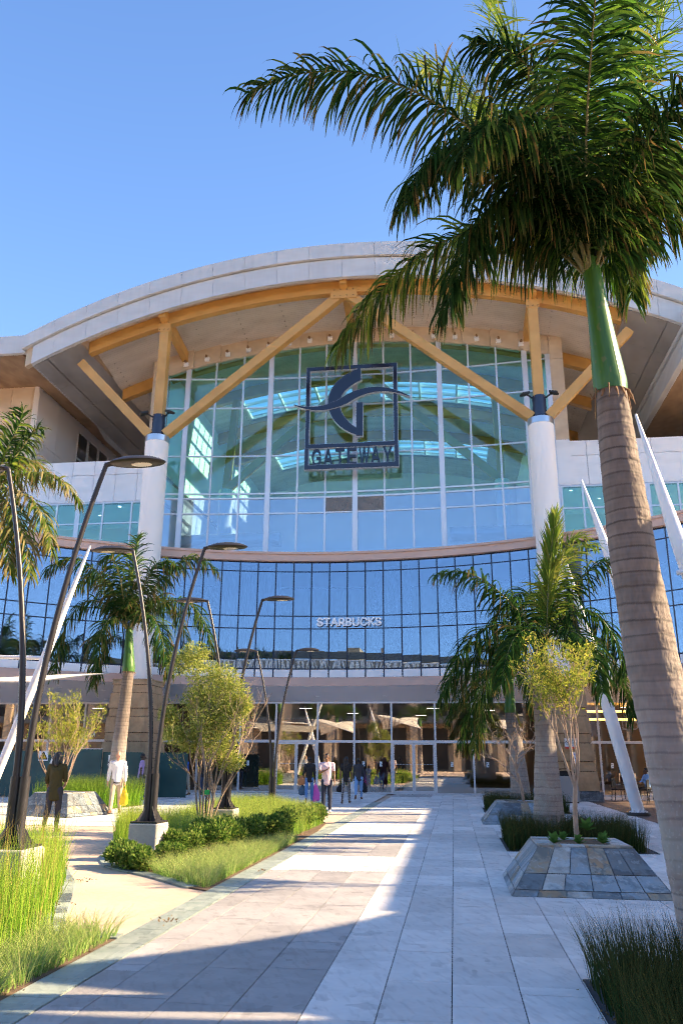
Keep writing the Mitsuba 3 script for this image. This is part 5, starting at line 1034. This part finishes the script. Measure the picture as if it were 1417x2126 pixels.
for x, y, w, cs in ((7.35, 36.8, 'right behind the leaning mast foot', ((2.6, 'left'), (.4, 'right'))), (9.2, 37.6, 'deepest under the canopy', ((2.8, 'left'), (.2, 'right'))), (8.3, 34.6, 'nearest the viewer at far right', ((2.7, 'left'), (.5, 'right')))):
    table(x, y, 'round cafe table ' + w)
    for a, l in cs: chair(x + .62 * math.cos(a), y + .62 * math.sin(a), a - PI / 2, f'dark cafe chair at the {l} of the table {w}')
# ------------------------------------------------------------------ the other side of the plaza (seen only in the glass)
ob = thing('terrace_building', 'low tan building with a white balustrade, facing the entrance from behind the viewer', 'building')
OY, OZ = -34, 13.6
obj('wall', MB().box(-130, 70, OY - 14, OY - 4, 0, OZ), 'opp_tan', ob); obj('terrace_slab', MB().box(-130, 70, OY - 4, OY, OZ - .9, OZ).box(-130, 70, OY - 4, OY - .5, 6.4, 7.2), 'opp_grey', ob)
for x in np.arange(-120, 69, 6.0):
    obj('pier', MB().box(x, x + 1.0, OY - 1.2, OY - .2, 0, OZ - .9), 'opp_tan', ob)
    for z0, z1 in ((.2, 5.8), (7.6, 12.2)): obj('window', MB().box(x + 1.6, x + 5.2, OY - 3.99, OY - 3.9, z0, z1), 'dark_in', ob)
bal = obj('balustrade', MB().box(-130, 70, OY - .05, OY + .05, OZ, OZ + .08).box(-130, 70, OY - .05, OY + .05, OZ + 1.3, OZ + 1.45), 'white_clad', ob)
obj('fascia', MB().box(-130, 70, OY - 3.2, OY - 2.8, OZ + 1.9, OZ + 2.9), 'opp_grey', ob); obj('panel', MB().box(-130, 70, OY - .3, OY - .25, OZ, OZ + 1.3), 'louvre', bal)
r = random.Random(3); mm = MB()
for x in np.arange(-60.5, 39.5, .42): mm.beam((x, OY, OZ + .05), (x + r.uniform(-.6, .6), OY, OZ + 1.35), r.uniform(.15, .4), .05, (0, 1, 0))
obj('baluster', mm, 'white_clad', bal, kind='stuff')
for x in (-36, -19, -12, -3, 12): obj('roof_room', MB().box(x, x + 4, OY - 13, OY - 6, OZ, OZ + 3.4 + (x % 3) * .3), 'opp_tan', ob)
cl = [((x, OY + .7, 12.0 + .5 * math.sin(x * 2.1)), (.9, .5, .8)) for x in np.arange(-54, 39, 1.1)] + [((x, OY - 2, 15.2 + .8 * math.sin(x * 1.3)), (1.1, .6, 1.2)) for x in np.arange(-2, 36, 2.3)]
obj('terrace_hedge', leaf_cloud(MB(), cl, 12000, (.5, 1.0), (.08, .16), PGREEN + PDRY[:3], 77, .6, (.3, 1.1)), 'leaf', label='green planting along the terrace edge behind the viewer', kind='stuff', cat='plants')
for i, (x, y, z, w, l) in enumerate(((-13, -9, 4.6, 4.5, 'leftmost cream shade sail behind the viewer'), (-6, -12, 5.2, 5, 'cream shade sail behind the viewer, second from the left'), (5, -10, 4.8, 4.5, 'cream shade sail behind the viewer, third from the left'), (13, -7, 5.4, 5, 'rightmost cream shade sail behind the viewer'))):
    sail([(x - w * .6, y, z + 1.2), (x + w * .5, y + 1.5, z - .4), (x + w * .4, y - w * .6, z + 1.0), (x - w * .5, y - w * .6, z - .5)], l, .12, 10, .5)
    mast([(x - w * .3, y + .3, .1), (x - w * .75, y + .3, z + 2.4)], [.16, .2, .18, .04], 'leaning white mast of the ' + l)
for i, (x, y, l) in enumerate(((-14, -16, 'palm behind the viewer at left, before the terrace building'), (3, -17, 'palm behind the viewer at right, before the terrace building'), (-4, -19, 'palm behind the viewer in the middle, before the terrace building'), (12, -15, 'palm behind the viewer at far right'))):
    d = [(x, y, 6.5)] + [[(x + 1.1 * math.cos(a), y + 1.1 * math.sin(a), 8.0), (x + 2.2 * math.cos(a), y + 2.2 * math.sin(a), 8.2), (x + 2.9 * math.cos(a), y + 2.9 * math.sin(a), 6.2)] for a in np.arange(9) * .7]
    palm(l, [(x, y, 0), (x, y, 5.4)], [.34, .22], ((x, y, 5.38), (x, y, 6.6), .22, .13), d, 34, .9, .05, 20 + i)
# ------------------------------------------------------------------ people
SPH = np.array(trimesh.creation.icosphere(subdivisions=1).vertices)
def ell(c, r): return SPH * np.broadcast_to(r, 3) + np.asarray(c)
def hull(*pts): return m3.Manifold.hull_points(np.vstack(pts).astype(np.float32))
def union(ms, edge=.03, smooth=6):
    m = m3.Manifold.batch_boolean(ms, m3.OpType.Add); m = m.refine_to_length(edge); v, f = man(m)
    q = trimesh.Trimesh(v, f, process=True); trimesh.smoothing.filter_taubin(q, iterations=smooth); return np.array(q.vertices), np.array(q.faces)
def rotx(a): c, s = math.cos(a), math.sin(a); return np.array([[1, 0, 0], [0, c, -s], [0, s, c]])
def person(loc, rz, label, h=1.72, legs=((.25, .2), (-.2, .25)), arms=((.1, .12, .25, 0), (-.1, .12, .2, 0)), skin='skin_brown', top='cloth_white', sleeve=1.0, bottom='cloth_navy', hair='short', haircol='hair_black', shoe='shoe_brown', lean=.04, headyaw=0.0, headpitch=0.0, tunic=0.0, fat=1.0, woman=False, belt=False, skirt=None):
    """legs: (hip flex, knee flex) right, left; arms: (flex, abduct, elbow, inward) right, left; facing local +y"""
    t = thing('person', label, 'person'); s = h / 1.75; f = fat
    hip = np.array([0, 0, .92]) * s; sh_w = (.165 if woman else .19) * s; hp_w = (.095 if woman else .088) * s
    up = rotx(-lean); torso = lambda z, x=0, y=0: hip + up @ (np.array([x, y, z]) * s)
    skinm, shirt, pants, shoes = [], [], [], []
    foot_z = []
    J = {}
    for k, sd in ((0, 1), (1, -1)):
        a, kn = legs[k]; H = hip + np.array([sd * hp_w, 0, -.02 * s]); K = H + np.array([sd * .01, math.sin(a) * .43, -math.cos(a) * .43]) * s; b = a - kn; A = K + np.array([0, math.sin(b) * .42, -math.cos(b) * .42]) * s
        toe = A + np.array([sd * .025, .15 * math.cos(b * .7), -.045 + .15 * math.sin(min(0, b) * .8)]) * s; heel = A + np.array([0, -.05, -.045]) * s
        J[k] = (H, K, A, toe, heel); foot_z.append(min(toe[2], heel[2]) - .028 * s)
    dz = -min(foot_z)
    ar = {}
    for k, sd in ((0, 1), (1, -1)):
        fl, ab, el, inw = arms[k]; S_ = torso(.50, sd * sh_w / s); d1 = np.array([sd * math.sin(ab), math.sin(fl) * math.cos(ab), -math.cos(fl) * math.cos(ab)]); E_ = S_ + d1 * .29 * s
        d2 = np.array([-sd * math.sin(inw) + sd * math.sin(ab) * .4, math.sin(fl + el) * math.cos(inw), -math.cos(fl + el) * math.cos(inw)]); d2 /= np.linalg.norm(d2); W_ = E_ + d2 * .25 * s; ar[k] = (S_, E_, W_, d2, sd)
    neck = torso(.56); head = torso(.70) + np.array([0, .012, 0]) * s
    hy = rotx(-headpitch); cyw, syw = math.cos(headyaw), math.sin(headyaw); HR = np.array([[cyw, -syw, 0], [syw, cyw, 0], [0, 0, 1]]) @ hy
    hd = lambda x, y, z: head + HR @ (np.array([x, y, z]) * s)
    hr = lambda P: head + (P - head) @ HR.T if False else P
    def seg(lst, a, ra, b, rb): lst.append(hull(ell(a, ra), ell(b, rb)))
    # skin: one continuous body
    seg(skinm, torso(-.02), np.array([.125, .085, .09]) * s * f, torso(.20), np.array([.115, .08, .09]) * s * f); seg(skinm, torso(.20), np.array([.115, .08, .09]) * s * f, torso(.42), np.array([.15, .09, .10]) * s * f)
    skinm.append(hull(ell(torso(.42), np.array([.14, .09, .09]) * s), ell(torso(.50, .14), .05 * s), ell(torso(.50, -.14), .05 * s))); seg(skinm, torso(.48), .06 * s, neck, .052 * s); seg(skinm, neck, .052 * s, hd(0, -.01, -.06), .055 * s)
    skinm.append(hull(ell(hd(0, -.012, .035), np.array([.074, .092, .085]) * s), ell(hd(0, .030, -.055), np.array([.052, .052, .045]) * s), ell(hd(0, .05, -.095), np.array([.030, .028, .022]) * s)))
    skinm.append(hull(ell(hd(0, .088, .0), .010 * s), ell(hd(0, .108, -.034), .014 * s), ell(hd(0, .085, -.03), .016 * s)))
    skinm.append(hull(ell(hd(-.018, .078, -.070), .009 * s), ell(hd(.018, .078, -.070), .009 * s)))
    for sd in (-1, 1): skinm.append(hull(ell(hd(sd * .076, -.012, .012), np.array([.010, .018, .026]) * s), ell(hd(sd * .072, -.008, -.03), np.array([.008, .012, .014]) * s)))
    for k in (0, 1):
        H, K, A, toe, heel = J[k]
        seg(skinm, H, .075 * s * f, K, .052 * s * f); seg(skinm, K, .052 * s * f, K + (A - K) * .35, .054 * s * f); seg(skinm, K + (A - K) * .35, .054 * s * f, A, .034 * s); seg(skinm, A, .034 * s, toe, .026 * s); seg(skinm, A, .034 * s, heel, .028 * s)
        S_, E_, W_, d2, sd = ar[k]
        seg(skinm, S_, .050 * s, E_, .038 * s); seg(skinm, E_, .038 * s, E_ + (W_ - E_) * .3, .038 * s); seg(skinm, E_ + (W_ - E_) * .3, .038 * s, W_, .026 * s)
        x = np.cross(d2, [0, 1, 0]) if abs(d2[1]) < .8 else np.cross(d2, [0, 0, 1]); x /= np.linalg.norm(x); x = x if True else x; n = np.cross(x, d2); fw = np.array([0, 1, 0]) - d2 * d2[1] if abs(d2[1]) < .8 else np.array([0, 0, 1.]) - d2 * d2[2]; fw /= np.linalg.norm(fw); side = np.cross(d2, fw)
        pc = W_ + d2 * .085 * s; skinm.append(hull(ell(W_, .024 * s), ell(pc + fw * .032 * s, .014 * s), ell(pc - fw * .032 * s, .014 * s)))
        cv = -side * sd
        for q, (o, L) in enumerate(((.031, .070), (.011, .078), (-.010, .072), (-.030, .056))):
            b0 = pc + fw * o * s; b1 = b0 + (d2 * .9 + cv * .25) * L * .55 * s; b2 = b1 + (d2 * .6 + cv * .75) * L * .5 * s; seg(skinm, b0, .0095 * s, b1, .0088 * s); seg(skinm, b1, .0088 * s, b2, .0075 * s)
        t0 = W_ + d2 * .03 * s + fw * .024 * s; t1 = t0 + (d2 * .6 + fw * .7) * .035 * s; t2 = t1 + (d2 * .85 + fw * .25 + cv * .3) * .03 * s; seg(skinm, t0, .013 * s, t1, .011 * s); seg(skinm, t1, .011 * s, t2, .009 * s)
    z = np.array([0, 0, dz])
    fin = lambda m: place((m[0] + z, m[1]), loc, rz)
    obj('body', fin(union(skinm, .022, 4)), skin, t, smooth=True)
    # clothes
    g = .016 * s; q = 1.10
    bot = -.10 - tunic
    shirt.append(hull(ell(torso(bot), np.array([.15 if not woman else .155, .105, .04]) * s * f + g * .5), ell(torso(.02), np.array([.145, .10, .06]) * s * f + g * .4)))
    seg(shirt, torso(.02), np.array([.145, .10, .06]) * s * f + g * .4, torso(.20), np.array([.122 if woman else .135, .088, .08]) * s * f + g); seg(shirt, torso(.20), np.array([.122 if woman else .135, .088, .08]) * s * f + g, torso(.40), np.array([.155, .10, .09]) * s * f + g)
    shirt.append(hull(ell(torso(.40), np.array([.15, .098, .08]) * s * f + g), ell(torso(.495, .145), .056 * s + g * .4), ell(torso(.495, -.145), .056 * s + g * .4), ell(torso(.535), .060 * s)))
    for k in (0, 1):
        S_, E_, W_, d2, sd = ar[k]; e = E_ if sleeve > .5 else S_ + (E_ - S_) * .62
        seg(shirt, S_, .058 * s + g * .5, e, .050 * s + g * .4)
        if sleeve > .9: seg(shirt, E_, .050 * s + g * .4, E_ + (W_ - E_) * .92, .033 * s + g * .4)
        elif sleeve > .5: seg(shirt, E_, .050 * s + g * .4, E_ + (W_ - E_) * .35, .045 * s + g * .4)
        H, K, A, toe, heel = J[k]
        seg(pants, torso(.02) * [1, 1, 1], np.array([.135, .095, .05]) * s * f + g * .2, H + np.array([0, 0, -.03]) * s, .088 * s * f); seg(pants, H, .088 * s * f + g * .2, K, .062 * s * f + g * .3); seg(pants, K, .062 * s * f + g * .3, K + (A - K) * .9, (.040 if woman else .054) * s + g * .3)
        shoes.append(hull(ell(heel + [0, 0, .004], .034 * s), ell(toe + [0, 0, .004], np.array([.040, .045, .030]) * s), ell(A + np.array([0, -.005, -.012]) * s, .042 * s)))
    rough = lambda m, a: (m[0] + (meshkit.fbm(m[0] * [16, 16, 7] + loc[0], 3) - .5)[:, None] * a * np.array([1, 1, .2]), m[1])
    obj('shirt' if not woman else 'blouse', fin(rough(union(shirt, .028, 5), .030)), top, t, smooth=True)
    if skirt is None: obj('trousers', fin(rough(union(pants, .028, 5), .022)), bottom, t, smooth=True)
    else:
        obj('trousers', fin(rough(union(pants, .03, 5), .02)), bottom, t, smooth=True)
    for m in shoes: obj('shoe', fin(union([m], .03, 3)), shoe, t, smooth=True)
    if belt: obj('belt', fin((MB().lathe([(1.0, -.018), (1.03, -.016), (1.03, .016), (1.0, .018)], (0, 0, 0), 24).mesh()[0] * np.array([.155 * s * f, .114 * s * f, 1]) + torso(-.075 - tunic), MB().lathe([(1, 0), (1, 0), (1, 0), (1, 0)], n=24).mesh()[1])), 'black_matte', t)
    hm = [hull(ell(hd(0, -.022, .055), np.array([.083, .098, .082]) * s), ell(hd(0, -.055, .0), np.array([.080, .062, .065]) * s))]
    if hair == 'bun': hm.append(hull(ell(hd(0, -.11, .06), .055 * s), ell(hd(0, -.08, .05), .05 * s)))
    if hair in ('long', 'bob', 'vlong'):
        L = {'bob': .20, 'long': .36, 'vlong': .50}[hair]
        for o in (-.055, 0, .055): seg(hm, hd(o, -.06, .02), np.array([.055, .045, .06]) * s, hd(o * 1.25, -.075, -.02) + np.array([0, -.03, -L + .06]) * s, np.array([.040, .030, .05]) * s)
        for sd in (-1, 1): seg(hm, hd(sd * .07, -.01, .03), .034 * s, hd(sd * .082, -.03, -.05) + np.array([0, 0, -L * .35]) * s, .028 * s)
    hair_m = union(hm, .025, 3)
    if hair in ('short', 'bun'):
        loc_ = (hair_m[0] - head) @ HR / s; push = (loc_[:, 1] > .045) & (loc_[:, 2] < .075); vv = hair_m[0].copy(); vv[push] = head + (loc_[push] * [.75, .62, 1]) @ HR.T * s; hair_m = (vv, hair_m[1])
    obj('hair', fin(rough(hair_m, .02)), haircol, t, smooth=True)
    for sd in (-1, 1): obj('eye', fin((ell(hd(sd * .030, .080, .004), np.array([.010, .006, .006]) * s), trimesh.creation.icosphere(subdivisions=1).faces)), 'black_matte', t)
    W = lambda P: (place((np.atleast_2d(P) + z, None), loc, rz)[0])[0]
    return {'hand': [W(ar[k][2] + ar[k][3] * .10 * s) for k in (0, 1)], 'shoulder': [W(ar[k][0]) for k in (0, 1)], 'hip': [W(torso(0, sd * .17)) for sd in (1, -1)], 'key': t}
def bag(p, w, h, label, cat, m, strap=None, d=.10, seed=0, handle=.12):
    t = thing('carrier_bag' if strap is None else 'shoulder_bag', label, cat); x, y, z = p
    V = [hull(ell((0, 0, -handle), (w * .18, d * .2, .02)), ell((0, 0, -handle - h * .45), (w * .48, d * .5, h * .15)), ell((0, 0, -handle - h * .82), (w * .5, d * .55, h * .16)))]
    v, f = union(V, .03, 3); v = v + (meshkit.fbm(v * 18 + seed, 3) - .5)[:, None] * .04
    obj('body', (v + [x, y, z], f), m, t, smooth=True)
    mb = MB()
    if strap is not None: mb.tube(bez([(x - w * .35, y, z - handle - .05), (np.array(strap) + [0, -.05, .07]), (x + w * .35, y, z - handle - .05)], 14), [.010] * 14, 6)
    else:
        for s in (-1, 1): mb.tube([(x + s * .035, y, z - handle - .01), (x + s * .02, y, z - .02), (x, y, z + .015)], [.009, .007, .007], 6)
    obj('handle' if strap is None else 'strap', mb, m, t)
    return t
p = person((-9.02, 18.36, 0), .10, 'woman in a loose olive blouse and dark leggings walking away at left', 1.72, ((.06, .05), (-.12, .30)), ((.15, .12, 1.0, .35), (.05, .22, .5, .1)), 'skin_brown', 'cloth_olive', .7, 'cloth_char', 'bob', woman=True, tunic=.12, headyaw=-.5, fat=1.10, shoe='tan_leather')
p = person((-10.2, 24.76, 0), PI + .25, 'man in a white long sleeved shirt and khaki trousers walking with a yellow bag', 1.78, ((.26, .06), (-.10, .42)), ((-.15, .20, .15, 0), (.0, .16, .12, 0)), 'skin_fair', 'cloth_white', 1.0, 'cloth_khaki', 'short', 'hair_grey', headyaw=.55, belt=True, fat=1.05)
bag(p['hand'][1] + [0, -.02, 0], .26, .52, 'bright yellow plastic bag carried by the man in the white shirt', 'bag', 'bag_yellow', handle=.10)
p = person((-12.5, 32.7, 0), -PI / 2 + .5, 'man in a lilac T-shirt and dark jeans with a black bag, behind the second lamp', 1.76, ((.18, .05), (-.2, .3)), ((-.2, .12, .2, 0), (.1, .12, .3, 0)), 'skin_dark', 'cloth_lilac', .4, 'denim_dark', lean=.06)
bag(p['hand'][0], .42, .30, 'black bag carried by the man in the lilac T-shirt', 'bag', 'cloth_black', handle=.12)
person((-12.1, 37.4, 0), PI - .6, 'person in a blue shirt standing behind the bushy tree at left', 1.70, ((.1, .05), (-.1, .1)), ((.5, .1, .9, .3), (.4, .1, .9, .3)), 'skin_dark', 'cloth_blue', .4, 'cloth_khaki', lean=.25)
person((-11.45, 37.6, 0), PI + .9, 'person in dark clothes with a blue head covering, behind the bushy tree', 1.66, ((.1, .05), (-.1, .1)), ((.3, .1, .6, .2), (.3, .1, .8, .2)), 'skin_dark', 'cloth_black', .9, 'denim_dark', haircol='cloth_blue')
p = person((-5.45, 31.7, 0), .15, 'woman in black jacket and blue jeans walking to the doors with a tan bag', 1.68, ((.2, .1), (-.25, .45)), ((.1, .14, .25, 0), (-.1, .18, .2, 0)), 'skin_dark', 'cloth_black', 1.0, 'denim', 'bun', woman=True)
bag(p['hip'][1] + [-.12, -.06, .22], .30, .34, 'tan leather shoulder bag of the woman in the black jacket', 'bag', 'tan_leather', strap=p['shoulder'][1])
bag(p['hand'][1] + [-.02, 0, 0], .32, .36, 'dark blue plastic bag hanging from the hand of the woman in the black jacket', 'bag', 'bag_blue')
bag(p['hand'][0] + [.02, 0, 0], .34, .62, 'bright pink plastic bag between the woman in black and the man in the pink shirt', 'bag', 'bag_pink')
person((-4.02, 26.66, 0), PI + .12, 'man in pale pink polo and navy trousers standing with one hand on his chest', 1.76, ((.05, .04), (-.04, .05)), ((.45, .10, 1.75, .95), (.02, .14, .30, 0)), 'skin_brown', 'cloth_pink', .4, 'cloth_navy', shoe='shoe_white', headyaw=-.2, fat=1.08, lean=.0)
person((-4.98, 33.0, 0), .0, 'child in a white dress walking behind the man in the pink shirt', 1.25, ((.2, .1), (-.2, .3)), ((.1, .1, .2, 0), (.1, .1, .2, 0)), 'skin_brown', 'cloth_white', .4, 'cloth_white', 'bob', woman=True, tunic=.25)
p = person((-4.1, 32.1, 0), .0, 'woman with very long black hair and striped trousers walking to the doors', 1.70, ((.30, .1), (-.22, .35)), ((.1, .12, .3, 0), (-.1, .16, .25, 0)), 'skin_brown', 'cloth_black', .4, 'cloth_stripe', 'vlong', woman=True)
bag(p['hand'][1], .30, .26, 'black handbag of the woman with striped trousers', 'bag', 'cloth_black')
p = person((-4.0, 35.5, 0), .05, 'person in a dark jacket with pale blue jeans walking to the doors', 1.66, ((.3, .1), (-.3, .4)), ((.1, .14, .3, 0), (.1, .16, .25, 0)), 'skin_dark', 'cloth_char', 1.0, 'denim_pale', 'bun', woman=True, fat=1.08)
bag(p['hand'][1] + [-.05, 0, .05], .34, .44, 'white printed carrier bag left of the person in pale blue jeans', 'bag', 'white_board')
bag(p['hand'][0] + [.02, 0, 0], .26, .40, 'dark carrier bag at the right hand of the person in pale blue jeans', 'bag', 'cloth_black')
person((-4.05, 42.6, .02), .3, 'person in maroon behind the glass, left of the two maroon figures', 1.72, ((.2, .1), (-.2, .3)), ((.1, .1, .3, 0), (.1, .1, .3, 0)), 'skin_brown', 'cloth_maroon', 1.0, 'cloth_maroon', woman=True)
person((-3.55, 42.9, .02), .4, 'person in a maroon cloak behind the glass, right of the two maroon figures', 1.72, ((.2, .1), (-.2, .3)), ((.1, .2, .3, 0), (.1, .2, .3, 0)), 'skin_brown', 'cloth_maroon', 1.0, 'cloth_maroon', 'long', 'cloth_maroon', woman=True, tunic=.35, fat=1.1)
person((-2.75, 43.4, .02), .2, 'person in black just inside the glass right of the maroon figures', 1.70, ((.2, .1), (-.2, .3)), ((.1, .15, .3, 0), (.1, .15, .3, 0)), 'skin_brown', 'cloth_black', 1.0, 'cloth_black', 'long', woman=True, tunic=.2)
person((-10.6, 45.0, .02), .3, 'dark figure inside the doors at left, nearer the right', 1.74, ((.15, .1), (-.2, .2)), ((.3, .1, 1.0, .2), (.1, .1, .3, 0)), 'skin_dark', 'cloth_black', 1.0, 'cloth_black')
person((-11.5, 45.6, .02), .2, 'dark figure inside the doors at left, nearer the left', 1.74, ((.1, .1), (-.1, .2)), ((.1, .1, .3, 0), (.1, .1, .3, 0)), 'skin_dark', 'cloth_black', 1.0, 'denim_dark')
for x, y, rz, tp, l in ((8.0, 36.95, PI / 2 + .2, 'denim_pale', 'seated diner in pale blue at a cafe table at far right'), (8.6, 37.75, -PI / 2 - .2, 'cloth_maroon', 'seated diner in dark red at a cafe table at far right')):
    person((x, y, 0), rz, l, 1.70, ((1.5, 1.5), (1.5, 1.5)), ((.5, .1, .9, .2), (.5, .1, .9, .2)), 'skin_dark', tp, .9, 'cloth_black')
